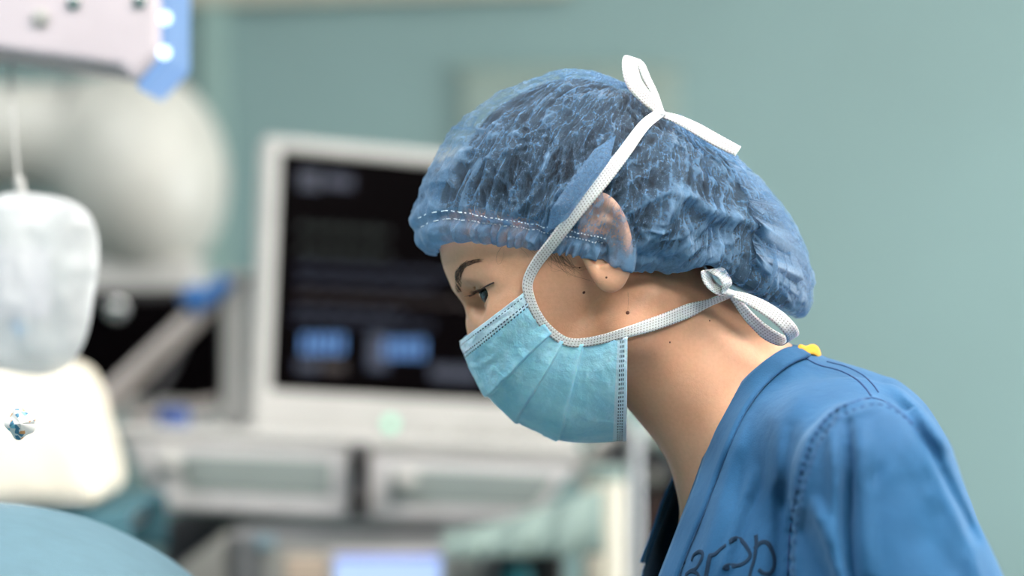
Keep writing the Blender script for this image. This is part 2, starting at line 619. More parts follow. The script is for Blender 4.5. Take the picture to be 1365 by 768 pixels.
for (y_, g_, x1_) in ((300, G_DGREEN, 500), (330, G_DGREEN, 500), (352, G_DBLUE, 620), (372, G_DBLUE, 560), (392, G_DRED, 630), (412, G_DBLUE, 520), (426, G_DBLUE, 560)):
    V, Fc = [], []
    xs_ = np.linspace(386, x1_, 60)
    pts = []
    for i_, x_ in enumerate(xs_):
        a = mx_(x_, y_ + (x_ - 386) * 0.05 - (7 if i_ % 9 == 4 else 0) + 2 * math.sin(i_))
        pts.append((a[0], 0.0022, a[1]))
    tube((V, Fc), pts, 0.0016, 0.0016, 4)
    mesh_obj('trace', V, Fc, g_, scr)
bm = cyl((0.168, -0.004, 0.044), (0.168, 0.006, 0.044), 0.007)
bm_obj('power_light', bm, glow('green_led', lin(140, 230, 190), 1.6), mon)
for k_ in range(5):
    bm_obj('key', rbox(np.array((0.21 + k_ * 0.035, -0.003, 0.022)), np.array((0.232 + k_ * 0.035, 0.004, 0.036)), 0.001), M_GREYP, mon)
mpart('mount', (0.16, 0.03, -0.012), (0.30, 0.09, 0.10), M_GREYP, 0.01)

# ---- workstation trolley under it: two slanted trays, column and body to the floor
tro = thing('equipment_trolley', 'white equipment trolley with slanted grey-fronted drawers under the monitor', 'trolley', W(430, 768, 1.3) * np.array([1, 1, 0]))
M_DRAWER = plain('white_drawer_front', lin(216, 212, 212), 0.4)
d1 = part('drawer', pex([(158, 582), (468, 596), (466, 690), (212, 680)], 1.09, 0.08, 0.008), M_DRAWER, tro)
sub('inset_panel', pex([(238, 606), (442, 614), (440, 662), (250, 652)], 1.085, 0.02, 0.002), M_PALEGREY, d1)
sub('knob', cyl(W(228, 612, 1.04), W(228, 612, 1.095), 0.013), M_WHITEP, d1, True)
d2 = part('drawer', pex([(490, 606), (770, 622), (712, 696), (490, 692)], 1.09, 0.08, 0.008), M_DRAWER, tro)
sub('inset_panel', pex([(520, 624), (742, 634), (712, 676), (520, 668)], 1.085, 0.02, 0.002), M_PALEGREY, d2)
sub('knob', cyl(W(541, 636, 1.04), W(541, 636, 1.095), 0.013), M_WHITEP, d2, True)
cl = part('clamp', pbox(466, 592, 490, 692, 1.07, 0.09, 0.004), M_DARKGREY, tro)
sub('clamp_screw', cyl(W(478, 616, 1.04), W(478, 616, 1.08), 0.011), M_DARK, cl, True)
sub('clamp_screw', cyl(W(478, 668, 1.04), W(478, 668, 1.08), 0.011), M_DARK, cl, True)
part('front_rail', pex([(150, 570), (776, 598), (772, 612), (160, 584)], 1.085, 0.09, 0.004), M_WHITEP, tro)
part('worktop', pex([(150, 568), (326, 576), (326, 592), (160, 584)], 1.17, 0.53, 0.004), M_WHITEP, tro)
part('monitor_stem', pbox(520, 664, 580, 700, 1.31, 0.06, 0.006), M_GREYP, tro)
part('back_column', pbox(300, 680, 700, 768, 1.42, 0.10, 0.01), M_DARK, tro)
lo_, hi_ = W(215, 692, 1.30), W(690, 692, 1.30)
part('body', rbox(np.array((lo_[0], 1.30, 0.10)), np.array((hi_[0], 1.62, lo_[2])), 0.01), M_DARKGREY, tro)
for x_ in (lo_[0] + .06, hi_[0] - .06):
    for y_ in (1.36, 1.56):
        part('caster', cyl((x_ - .018, y_, 0.05), (x_ + .018, y_, 0.05), 0.05), M_DARK, tro, True)
sp_ = thing('support_post', 'white support post standing left of the patient monitor', 'post', W(316, 575, 1.30))
part('post', pbox(296, 372, 336, 566, 1.30, 0.05, 0.008), M_WHITEP, sp_)
part('post_cap', pbox(292, 362, 340, 378, 1.29, 0.07, 0.006), M_GREYP, sp_)

# ---- grey machine with a lit display in front of the trolley, lower edge of the frame
ane = thing('ventilator_machine', 'grey medical machine with a glowing blue display below the drawers', 'medical machine', W(480, 768, 1.2) * np.array([1, 1, 0]))
YB = 1.05
b_ = part('body', pex([(306, 706), (668, 724), (672, 1180), (306, 1180)], YB, 0.22, 0.012), M_MIDGREY, ane)
part('side_wing', pex([(306, 706), (306, 1180), (150, 1180), (196, 790)], YB + 0.02, 0.20, 0.008), M_GREYP, ane)
part('lower_case', rbox(np.array((W(200, 1100, YB)[0], YB, 0.09)), np.array((W(672, 1100, YB)[0], YB + 0.22, W(0, 1170, YB)[2])), 0.01), M_MIDGREY, ane)
for x_ in (W(230, 0, YB)[0], W(640, 0, YB)[0]):
    for y_ in (YB + .05, YB + .17):
        part('caster', cyl((x_ - .018, y_, 0.045), (x_ + .018, y_, 0.045), 0.045), M_DARK, ane, True)
part('fascia', pex([(352, 728), (640, 740), (640, 900), (352, 900)], YB - 0.006, 0.02, 0.003), M_GREYP, ane)
part('button_panel', pbox(380, 742, 436, 860, YB - 0.010, 0.02, 0.003), M_BEIGE, ane)
part('label_plate', pbox(340, 716, 366, 732, YB - 0.008, 0.02, 0.002), plain('blue_grey_plate', lin(112, 140, 152), 0.5), ane)
dsp = part('display_frame', pbox(438, 734, 596, 860, YB - 0.012, 0.02, 0.004), M_WHITEP, ane)
sub('display', pbox(447, 742, 587, 850, YB - 0.014, 0.02, 0.0), glow('lit_display', lin(178, 206, 255), 1.15), dsp)
sub('display_edge', pbox(447, 742, 587, 747, YB - 0.0145, 0.02, 0.0), glow('lit_display_edge', lin(120, 140, 255), 1.0), dsp)
kb = part('dial_housing', pbox(664, 728, 752, 860, YB - 0.02, 0.10, 0.012), M_DARK, ane)
sub('dial', cyl(W(690, 772, YB - 0.06), W(690, 772, YB), 0.016), plain('teal_dial', lin(20, 120, 130), 0.4), kb, True)

# ---- second screen at the left, standing on the worktop, breathing hoses in front of it
ls = thing('side_display', 'black wide display standing behind the grey hoses', 'display', W(200, 575, 1.55))
part('case', pbox(84, 384, 300, 540, 1.55, 0.06, 0.008), M_DARK, ls)
part('screen', pbox(96, 398, 294, 532, 1.545, 0.02, 0.0), M_SCREEN, ls)
part('foot', pbox(150, 534, 250, 547, 1.52, 0.12, 0.003), M_GREYP, ls)
hz = thing('breathing_hoses', 'pair of grey breathing hoses joined by a blue connector', 'hose', W(210, 470, 1.2))
tube_obj('hose', [W(104, 563, 1.2), W(160, 508, 1.22), W(222, 450, 1.24), W(268, 406, 1.26)], 0.0085, M_HOSE, hz)
tube_obj('hose', [W(126, 565, 1.22), W(180, 512, 1.24), W(236, 456, 1.25), W(282, 408, 1.26)], 0.0085, M_HOSE, hz)
tube_obj('thin_hose', [W(192, 560, 1.26), W(212, 520, 1.28), W(240, 470, 1.30), W(262, 400, 1.28)], 0.004, M_DARKGREY, hz)
part('connector', cyl(W(254, 416, 1.26), W(304, 374, 1.28), 0.0135, 0.011), M_BLUEP, hz, True)
part('connector_collar', cyl(W(250, 408, 1.24), W(270, 392, 1.25), 0.017), M_BLUEP, hz, True)
tube_obj('side_hose', [W(170, 556, 1.24), W(220, 548, 1.24), W(262, 540, 1.26), W(288, 536, 1.27)], 0.007, M_HOSE, hz)
bl = thing('blue_knob_cap', 'round deep blue cap standing on the white worktop', 'cap', W(231, 582, 1.18))
part('cap', cyl(W(231, 580, 1.19), W(231, 544, 1.19), 0.020, 0.018), M_NAVY, bl, True)
part('neck', cyl(W(231, 590, 1.19), W(231, 578, 1.19), 0.010), M_WHITEP, bl, True)
for (px_, py_, Y_, nm_) in ((155, 413, 1.5, 'round chrome stud glinting on the black display'), (86, 516, 1.16, 'round chrome stud glinting beside the cream cover')):
    o = bm_obj('chrome_stud', cyl(W(px_, py_, Y_), W(px_, py_, Y_ + 0.06), 0.012), M_CHROME, None, True)
    tag(o, nm_, 'stud')

# ---- right of the neck: draped stand, canister, dark cabinet, tubing
cb = thing('dark_cabinet', 'dark equipment cabinet partly hidden behind the scrub collar', 'cabinet', W(930, 768, 1.35) * np.array([1, 1, 0]))
lo_, hi_ = W(850, 640, 1.35), W(1010, 640, 1.35)
part('case', rbox(np.array((lo_[0], 1.35, 0.02)), np.array((hi_[0], 1.7, lo_[2])), 0.008), M_DARK, cb)
part('door', rbox(np.array((lo_[0] + .01, 1.34, 0.06)), np.array((hi_[0] - .01, 1.352, lo_[2] - .02)), 0.004), M_BROWN, cb)
part('plinth', rbox(np.array((lo_[0] + .01, 1.37, 0.0)), np.array((hi_[0] - .01, 1.68, 0.03)), 0.0), M_DARKGREY, cb)
part('top', rbox(np.array((lo_[0] - .012, 1.33, lo_[2])), np.array((hi_[0] + .012, 1.71, lo_[2] + .018)), 0.004), M_GREYP, cb)
ps = thing('drip_stand', 'grey metal stand post beside the dark cabinet', 'stand', W(846, 700, 1.26) * np.array([1, 1, 0]))
px_ = W(846, 700, 1.26)
part('pole', cyl((px_[0], 1.26, 0.06), (px_[0], 1.26, W(0, 566, 1.26)[2]), 0.007), M_STEEL, ps, True)
for k_ in range(5):
    a_ = 2 * math.pi * k_ / 5
    part('foot', cyl((px_[0], 1.26, 0.07), (px_[0] + .07 * math.cos(a_), 1.26 + .07 * math.sin(a_), 0.014), 0.013), M_STEEL, ps, True)
cn = thing('canister', 'tall glossy cream canister in front of the steel stand', 'canister', W(806, 768, 1.08) * np.array([1, 1, 0]))
c_ = W(806, 640, 1.1)
part('body', cyl((c_[0], 1.1, 0.0), (c_[0], 1.1, W(0, 640, 1.1)[2]), 0.027, 0.024), plain('glossy_cream', lin(196, 190, 174), 0.2), cn, True)
part('lid', cyl((c_[0], 1.1, W(0, 642, 1.1)[2]), (c_[0], 1.1, W(0, 622, 1.1)[2]), 0.024), M_MINT, cn, True)
def cloth_sheet(name, corner, nx, ny, mat, amp, root=None):
    """hanging / lying cloth: corner(u,v) -> point; ripples across"""
    V = []
    for i in range(nx):
        for j in range(ny):
            V.append(corner(i / (nx - 1), j / (ny - 1)))
    idx = np.arange(nx * ny).reshape(nx, ny)
    Fq = np.stack([idx[:-1, :-1], idx[1:, :-1], idx[1:, 1:], idx[:-1, 1:]], -1).reshape(-1, 4)
    o = mesh_obj(name, V, Fq, mat)
    so = o.modifiers.new('cloth', 'SOLIDIFY')
    so.thickness = 0.002
    return o
def mint(u, v):
    px = 590 + 215 * u
    top = 712 - 62 * u ** 1.3
    bot = 745 - 6 * u
    py = top + (bot - top) * v
    return W(px, py, 1.00 - 0.02 * math.sin(v * 3) + 0.012 * math.sin(u * 21 + v * 2) - 0.05 * v)
tag(cloth_sheet('mint_cloth', mint, 40, 16, M_MINT, 0.01), 'pale mint cloth hanging over the machine below the mask', 'cloth')
cg = thing('cable_bundle', 'tangle of grey and mint cables behind the neck', 'cables', W(862, 600, 1.3))
for k_, (m__, pts) in enumerate([(M_MINT, [(770, 600), (800, 566), (850, 572), (905, 600)]), (M_DARKGREY, [(800, 640), (830, 596), (872, 606), (920, 640)]),
                               (M_GREYP, [(770, 640), (810, 600), (848, 612), (880, 640)]), (M_GREYP, [(820, 560), (850, 588), (884, 572), (930, 580)]),
                               (M_DARK, [(838, 640), (862, 612), (892, 588), (930, 610)]), (M_MINT, [(846, 566), (820, 600), (790, 640), (770, 690)])]):
    tube_obj('cable', [W(a, b, 1.30 + 0.012 * (k_ % 3)) for a, b in pts], 0.0115, m__, cg)

# ---- large pendant head at the left (rounded housing on an arm to the ceiling)
M_DOME = plain('warm_white_enamel', lin(190, 187, 179), 0.42)
pen = thing('pendant_head', 'large rounded off-white pendant head hanging at the left', 'pendant', W(200, 380, 1.9))
YD = 1.95
def dome_sdf(P):
    d = ell(P, W(192, 240, YD), (0.122, 0.16, 0.156))
    d2 = cone(P, W(-150, 186, YD), W(170, 182, YD), 0.082, 0.080)
    return smin(d, d2, 0.05)
c0_ = W(196, 240, YD)
P, Q = surface(dome_sdf, steps(c0_[0] - 0.50, (c0_[0] + 0.16, 0.008)), steps(YD - 0.22, (YD + 0.22, 0.009)), steps(c0_[2] - 0.21, (c0_[2] + 0.22, 0.008)), 2)
under(mesh_obj('housing', P, Q, M_DOME), pen)
part('base_ring', cyl(W(190, 350, YD), W(190, 330, YD), 0.066, 0.070), M_WHITEP, pen, True)
part('base', pbox(110, 348, 262, 396, YD - 0.09, 0.18, 0.012), M_WHITEP, pen)
ax_ = W(-170, 178, YD)
part('ceiling_tube', cyl((ax_[0], YD, ax_[2]), (ax_[0], YD, CEIL), 0.05), M_DOME, pen, True)
part('seam_ring', cyl(W(98, 184, YD), W(106, 184, YD), 0.087), M_GREYP, pen, True)

# ---- lamp head at the upper left with a lit edge
lam = thing('surgical_lamp', 'white surgical lamp head with a glowing blue-white edge', 'lamp', W(100, 60, 0.4))
YL = 0.40
part('housing', pex([(-220, -120), (214, -120), (212, 74), (176, 112), (160, 92), (-30, 66), (-220, 60)], YL, 0.14, 0.010), plain('pinkish_white_enamel', lin(202, 190, 195), 0.45), lam)
led = part('lit_edge', pex([(213, -120), (229, -120), (228, 80), (188, 122), (181, 114), (213, 76)], YL + 0.01, 0.12, 0.003), glow('lit_blue_edge', lin(140, 186, 246), 0.85), lam)
for (px_, py_) in ((221, -96), (221, -60), (221, -24), (220, 24), (219, 70)):
    sub('led', cyl(W(px_, py_, YL + 0.012), W(px_, py_, YL + 0.004), 0.0055), glow('led_blue_white', lin(200, 226, 255), 3.0), led, True)
sb_ = part('mark_plate', cyl(W(54, 23, YL), W(54, 23, YL - 0.004), 0.0075), M_WHITEP, lam, True)
for st in ([(52.5, 20.5), (50, 19.5), (48, 22), (48, 25), (50, 27), (52.5, 26)], [(54, 20), (55.5, 27), (57, 22), (58.5, 27), (60.5, 20)]):
    V, Fc = [], []
    tube((V, Fc), spline([W(a, b, YL - 0.0042) for a, b in st], 20), 0.0004, 0.0004, 5)
    o = mesh_obj('letter', V, Fc, M_GREYP)
    bpy.context.view_layer.update()
    under(o, sb_)
for (px_, py_) in ((98, 4), (186, 2)):
    part('screw', cyl(W(px_, py_, YL), W(px_, py_, YL - 0.003), 0.006), M_CHROME, lam, True)
a_ = W(-120, -100, YL + 0.07)
part('arm', cyl(a_, (a_[0], a_[1], CEIL), 0.03), M_WHITEP, lam, True)

# ---- clear bag hanging on a hook at the left
def film_mat(name, col, alpha, rough=0.12):
    m, t, p = nt(name)
    v = coords(t)
    a = math_n(t, 'MULTIPLY_ADD', noise(t, v, 26, 3), alpha * 0.9, alpha * 0.55)
    p.inputs['Base Color'].default_value = col
    p.inputs['Roughness'].default_value = rough
    t.links.new(a, p.inputs['Alpha'])
    t.links.new(bump(t, noise(t, v, 40, 4), 0.5, 0.004), p.inputs['Normal'])
    return m
M_BAG = film_mat('cloudy_clear_plastic', lin(222, 222, 222), 0.6)
M_FILM = film_mat('clear_film', lin(244, 246, 248), 0.03, 0.1)
bag = thing('drip_bag', 'cloudy clear fluid bag hanging at the left edge', 'bag', W(50, 490, 0.35))
def bag_sdf(P):
    q = P - W(38, 378, 0.35)
    a = math.radians(-8)
    x = q[:, 0] * math.cos(a) + q[:, 2] * math.sin(a)
    z = -q[:, 0] * math.sin(a) + q[:, 2] * math.cos(a)
    e = (np.abs(x / 0.054) ** 3.2 + np.abs(z / 0.073) ** 3.2) ** (1 / 3.2)
    return (np.sqrt(e ** 2 + (q[:, 1] / 0.02) ** 2) - 1) * 0.02
cb_ = W(38, 378, 0.35)
P, Q = surface(bag_sdf, steps(cb_[0] - .08, (cb_[0] + .08, .003)), steps(.31, (.39, .003)), steps(cb_[2] - .09, (cb_[2] + .09, .003)), 1)
P[:, 1] += 0.003 * (ridged(P[:, 0] * 60, P[:, 2] * 30, 71) - .5) * np.sign(P[:, 1] - 0.35)
under(mesh_obj('bag', P, Q, M_BAG), bag)
part('inner_label', pbox(-10, 330, 66, 424, 0.335, 0.003, 0.0), plain('pale_lilac_print', lin(214, 210, 220), 0.6), bag)
part('blue_port', cyl(W(16, 428, 0.345), W(30, 446, 0.345), 0.006), plain('sky_blue_port', lin(120, 180, 226), 0.4), bag, True)
part('hanger', cyl(W(30, 262, 0.35), W(24, 236, 0.35), 0.004), M_WHITEP, bag, True)
tube_obj('hanging_cord', [W(24, 238, 0.35), W(20, 190, 0.38), W(16, 130, 0.43), W(14, 84, 0.47)], 0.0012, M_WHITEP, bag)

# ---- cream covered unit on a teal-draped stand
cu = thing('covered_unit', 'bright cream covered unit at the left below the clear bag', 'equipment', W(60, 662, 0.95))
def cream_sdf(P):
    YC = 0.91
    a, b = W(-160, 484, YC), W(138, 662, YC)
    q = P - (a + b) / 2
    q[:, 1] -= q[:, 2] * 0.7
    h = np.abs(b - a) / 2
    h[1] = 0.09
    x = q[:, 0] - np.clip((-q[:, 2] / h[2]), -1, 1) * 0.028 * (q[:, 0] > 0)
    qq = np.stack([np.abs(x) - h[0] + .03, np.abs(q[:, 1]) - h[1] + .03, np.abs(q[:, 2]) - h[2] + .03], 1)
    return np.linalg.norm(np.maximum(qq, 0), axis=1) + np.minimum(qq.max(1), 0) - 0.03
a_, b_2 = W(-170, 470, 0.95), W(215, 690, 0.95)
P, Q = surface(cream_sdf, steps(a_[0], (b_2[0], .006)), steps(0.70, (1.12, .006)), steps(b_2[2], (a_[2], .006)), 1)
P = P + (0.004 * (ridged(P[:, 0] * 22, P[:, 2] * 30 + P[:, 1] * 20, 72) - .5))[:, None] * np.array([0.5, -1, 0.5])
under(mesh_obj('cover', P, Q, M_CREAM), cu)
ts = thing('draped_stand', 'instrument stand under a teal cloth below the cream unit', 'stand', W(60, 700, 0.95) * np.array([1, 1, 0]))
tz = W(0, 664, 0.95)[2]
xa, xb = W(-200, 0, 0.95)[0], W(208, 0, 0.95)[0]
part('table_top', rbox(np.array((xa + .02, 0.79, tz - .03)), np.array((xb - .02, 1.02, tz - .003)), .004), M_STEEL, ts)
for x_ in (xa + .05, xb - .05):
    for y_ in (0.83, 0.99):
        part('leg', cyl((x_, y_, 0), (x_, y_, tz - .03), 0.012), M_STEEL, ts, True)
def tealc(u, v):
    s = -0.06 + u * (0.25 + 0.12)
    y = 1.03 - min(s, 0.25) if s > 0 else 1.03
    z = tz + (s if s < 0 else 0) - max(0, s - 0.25) * 0.6
    x = xa + (xb - xa) * v
    return np.array([x, y + (0.008 * math.sin(v * 26) if s > 0.25 else 0), z])
o_ = cloth_sheet('cloth', tealc, 30, 60, M_TEALCLOTH, 0)
under(o_, ts)

# ---- operating table with the draped patient, near edge in focus
op = thing('operating_table', 'operating table under the light blue drape', 'table', (-0.85, 0.05, 0))
part('top', rbox(np.array((-1.75, -0.26, 0.95)), np.array((-0.22, 0.36, 1.03)), 0.02), M_DARKGREY, op)
part('column', rbox(np.array((-0.98, -0.08, 0.06)), np.array((-0.72, 0.18, 0.95)), 0.02), M_STEEL, op)
part('foot', rbox(np.array((-1.25, -0.2, 0)), np.array((-0.45, 0.3, 0.07)), 0.02), M_STEEL, op)
nx, ny = 110, 70
V = []
def hill(x):
    """crest height of the drape from the photographed edge"""
    px = x / U + 682.5
    pts = [(-1600, 1.43), (-500, 1.42), (-150, wz(672)), (0, wz(686)), (60, wz(698)), (110, wz(716)), (160, wz(740)), (205, wz(768)), (240, wz(800)), (300, wz(880)), (330, 1.02)]
    return np.interp(px, [p[0] for p in pts], [p[1] for p in pts])
for i in range(nx):
    x = -1.72 + (1.72 - 0.176) * i / (nx - 1)
    hc = float(np.mean([hill(x + e) for e in (-.012, -.006, 0, .006, .012)]))
    for j in range(ny):
        a = -1 + 2 * j / (ny - 1)
        y = 0.05 + 0.36 * a
        prof = max(0.0, 1 - abs(a) ** 2.6)
        z = 0.80 + (hc - 0.80) * prof ** 0.6
        z += 0.006 * (vnoise(x * 14, y * 9, 81) - .5) * prof + 0.010 * (ridged(x * 16, 0.3, 82) - .5) * (1 - prof)
        V.append((x, y, z))
idx = np.arange(nx * ny).reshape(nx, ny)
Fq = np.stack([idx[:-1, :-1], idx[1:, :-1], idx[1:, 1:], idx[:-1, 1:]], -1).reshape(-1, 4)
dr = mesh_obj('surgical_drape', V, Fq, M_DRAPE)
so = dr.modifiers.new('cloth', 'SOLIDIFY')
so.thickness = 0.0015
tag(dr, 'light blue surgical drape mounded at the lower left corner', 'drape')

# ---- clear film that hangs from the lamp over the drape, with a small printed patch
fl = thing('clear_drape_film', 'thin clear plastic film hanging at the left edge', 'plastic film', W(10, 690, -0.02))
def film(u, v):
    px = -190 + 262 * u + 46 * v * u
    py = 480 + 198 * v
    return W(px, py, -0.02 + 0.012 * math.sin(u * 17 + v * 2) + 0.008 * math.sin(v * 9))
o_ = cloth_sheet('film', film, 70, 50, M_FILM, 0)
o_.modifiers['cloth'].thickness = 0.0003
under(o_, fl)
def print_mat():
    m, t, p = nt('printed_patch')
    v = coords(t)
    vo = t.nodes.new('ShaderNodeTexVoronoi')
    vo.inputs['Scale'].default_value = 330
    t.links.new(v, vo.inputs['Vector'])
    sp = t.nodes.new('ShaderNodeSeparateColor')
    t.links.new(vo.outputs['Color'], sp.inputs[0])
    c = ramp(t, sp.outputs[0], [(0.0, lin(232, 228, 224)), (0.72, lin(232, 228, 224)), (0.74, lin(60, 120, 150)), (0.86, lin(120, 190, 210)), (0.90, lin(216, 150, 90)), (1.0, lin(216, 150, 90))])
    c.node.color_ramp.interpolation = 'CONSTANT'
    t.links.new(c, p.inputs['Base Color'])
    p.inputs['Roughness'].default_value = 0.5
    return m
def patch(u, v):
    r = 19 * (1 + 0.12 * math.sin(9 * u * math.pi))
    a = u * 2 * math.pi
    k = v ** 0.7
    return W(27 + r * k * math.cos(a), 565 + r * 1.05 * k * math.sin(a), -0.046 + 0.008 * v + 0.0012 * math.sin(a * 4) * v)
o_ = cloth_sheet('printed_patch', patch, 49, 10, print_mat(), 0)
o_.modifiers['cloth'].thickness = 0.0004
under(o_, fl)
# ================================================================== PERSON
def skin_mat():
    m, t, p = nt('skin')
    v = coords(t, 'Object')
    big = noise(t, v, 18, 3)
    c1 = ramp(t, big, [(0.3, lin(219, 163, 132)), (0.5, lin(226, 172, 140)), (0.7, lin(231, 180, 150))])
    fine = noise(t, v, 420, 3)
    mx = t.nodes.new('ShaderNodeMix')
    mx.data_type = 'RGBA'
    mx.blend_type = 'MULTIPLY'
    mx.inputs[0].default_value = 0.35
    t.links.new(c1, mx.inputs[6])
    t.links.new(ramp(t, fine, [(0.3, (0.82, 0.78, 0.76)), (0.65, (1, 1, 1))]), mx.inputs[7])
    t.links.new(mx.outputs[2], p.inputs['Base Color'])
    p.inputs['Subsurface Weight'].default_value = 0.35
    p.inputs['Subsurface Radius'].default_value = (1.0, 0.35, 0.2)
    p.inputs['Subsurface Scale'].default_value = 0.006
    p.inputs['Roughness'].default_value = 0.47
    p.inputs['Specular IOR Level'].default_value = 0.4
    b1 = bump(t, noise(t, v, 900, 2), 0.25, 0.0004)
    t.links.new(bump(t, noise(t, v, 260, 3), 0.15, 0.0006, b1), p.inputs['Normal'])
    return m

def hair_mat():
    m, t, p = nt('dark_brown_hair')
    uv = coords(t, 'UV', (1, 1, 1))
    mp = t.nodes.new('ShaderNodeMapping')
    mp.inputs['Scale'].default_value = (520, 7, 1)
    t.links.new(uv, mp.inputs[0])
    f = noise(t, mp.outputs[0], 1.0, 3, 0.7)
    c = ramp(t, f, [(0.3, lin(10, 7, 7)), (0.7, lin(38, 27, 23))])
    t.links.new(c, p.inputs['Base Color'])
    p.inputs['Roughness'].default_value = 0.55
    p.inputs['Specular IOR Level'].default_value = 0.15
    t.links.new(bump(t, f, 0.7, 0.002), p.inputs['Normal'])
    return m

def cap_mat():
    """thin blue non-woven: see-through where it lies single, denser where it is bunched (attribute)"""
    m, t, p = nt('blue_nonwoven')
    v = coords(t, 'Object')
    at = t.nodes.new('ShaderNodeAttribute')
    at.attribute_name = 'weave'
    fib = noise(t, v, 620, 6, 0.8)
    blot = noise(t, v, 160, 4, 0.6)
    a = math_n(t, 'MULTIPLY_ADD', fib, 1.1, -0.52)
    a = math_n(t, 'ADD', a, at.outputs['Fac'])
    a = math_n(t, 'ADD', a, math_n(t, 'MULTIPLY_ADD', blot, 0.3, -0.18))
    cl = t.nodes.new('ShaderNodeClamp')
    cl.inputs['Min'].default_value = 0.03
    cl.inputs['Max'].default_value = 0.97
    t.links.new(a, cl.inputs['Value'])
    p.inputs['Base Color'].default_value = lin(92, 140, 182)
    p.inputs['Roughness'].default_value = 0.34
    p.inputs['Specular IOR Level'].default_value = 0.9
    p.inputs['Sheen Weight'].default_value = 0.25
    vo = t.nodes.new('ShaderNodeTexVoronoi')
    vo.feature = 'DISTANCE_TO_EDGE'
    vo.inputs['Scale'].default_value = 95
    wv = noise(t, v, 45, 3)
    mxv = t.nodes.new('ShaderNodeVectorMath')
    mxv.operation = 'MULTIPLY_ADD'
    t.links.new(wv, mxv.inputs[0])
    mxv.inputs[1].default_value = (0.02, 0.02, 0.02)
    t.links.new(v, mxv.inputs[2])
    t.links.new(mxv.outputs[0], vo.inputs['Vector'])
    b0 = bump(t, vo.outputs['Distance'], 0.25, 0.0012)
    b1 = bump(t, noise(t, v, 420, 5, 0.8), 0.9, 0.0012, b0)
    t.links.new(b1, p.inputs['Normal'])
    tl = t.nodes.new('ShaderNodeBsdfTranslucent')
    tl.inputs[0].default_value = lin(92, 152, 204)
    s1 = t.nodes.new('ShaderNodeMixShader')
    s1.inputs[0].default_value = 0.3
    t.links.new(p.outputs[0], s1.inputs[1])
    t.links.new(tl.outputs[0], s1.inputs[2])
    tr = t.nodes.new('ShaderNodeBsdfTransparent')
    tr.inputs[0].default_value = (0.93, 0.97, 1.0, 1)
    s2 = t.nodes.new('ShaderNodeMixShader')
    t.links.new(cl.outputs[0], s2.inputs[0])
    t.links.new(tr.outputs[0], s2.inputs[1])
    t.links.new(s1.outputs[0], s2.inputs[2])
    t.links.new(s2.outputs[0], t.nodes['Material Output'].inputs['Surface'])
    return m

def dots(t, uvx, uvy, px, py, rx, ry):
    """1 inside little rectangles repeating every px, py (uv units)"""
    fx = math_n(t, 'ABSOLUTE', math_n(t, 'SUBTRACT', math_n(t, 'FRACT', math_n(t, 'DIVIDE', uvx, px)), 0.5))
    fy = math_n(t, 'ABSOLUTE', math_n(t, 'SUBTRACT', math_n(t, 'FRACT', math_n(t, 'DIVIDE', uvy, py)), 0.5))
    return math_n(t, 'MULTIPLY', math_n(t, 'LESS_THAN', fx, rx), math_n(t, 'LESS_THAN', fy, ry))

def rng_mask(t, x, lo, hi):
    return math_n(t, 'MULTIPLY', math_n(t, 'GREATER_THAN', x, lo), math_n(t, 'LESS_THAN', x, hi))

def tape_mat():
    """white perforated mask tape; uv in metres along and across"""
    m, t, p = nt('white_perforated_tape')
    uv = t.nodes.new('ShaderNodeUVMap')
    sp = t.nodes.new('ShaderNodeSeparateXYZ')
    t.links.new(uv.outputs[0], sp.inputs[0])
    ux = math_n(t, 'ADD', sp.outputs[0], math_n(t, 'MULTIPLY', sp.outputs[1], 0.35))
    h = dots(t, ux, sp.outputs[1], 0.0021, 0.0016, 0.2, 0.24)
    c = ramp(t, h, [(0.0, lin(222, 222, 224)), (1.0, lin(150, 146, 146))])
    t.links.new(c, p.inputs['Base Color'])
    p.inputs['Roughness'].default_value = 0.75
    p.inputs['Subsurface Weight'].default_value = 0.2
    p.inputs['Subsurface Scale'].default_value = 0.003
    inv = math_n(t, 'SUBTRACT', 1.0, h)
    b = bump(t, inv, 0.6, 0.0005)
    t.links.new(bump(t, noise(t, coords(t), 700, 3), 0.3, 0.0004, b), p.inputs['Normal'])
    return m

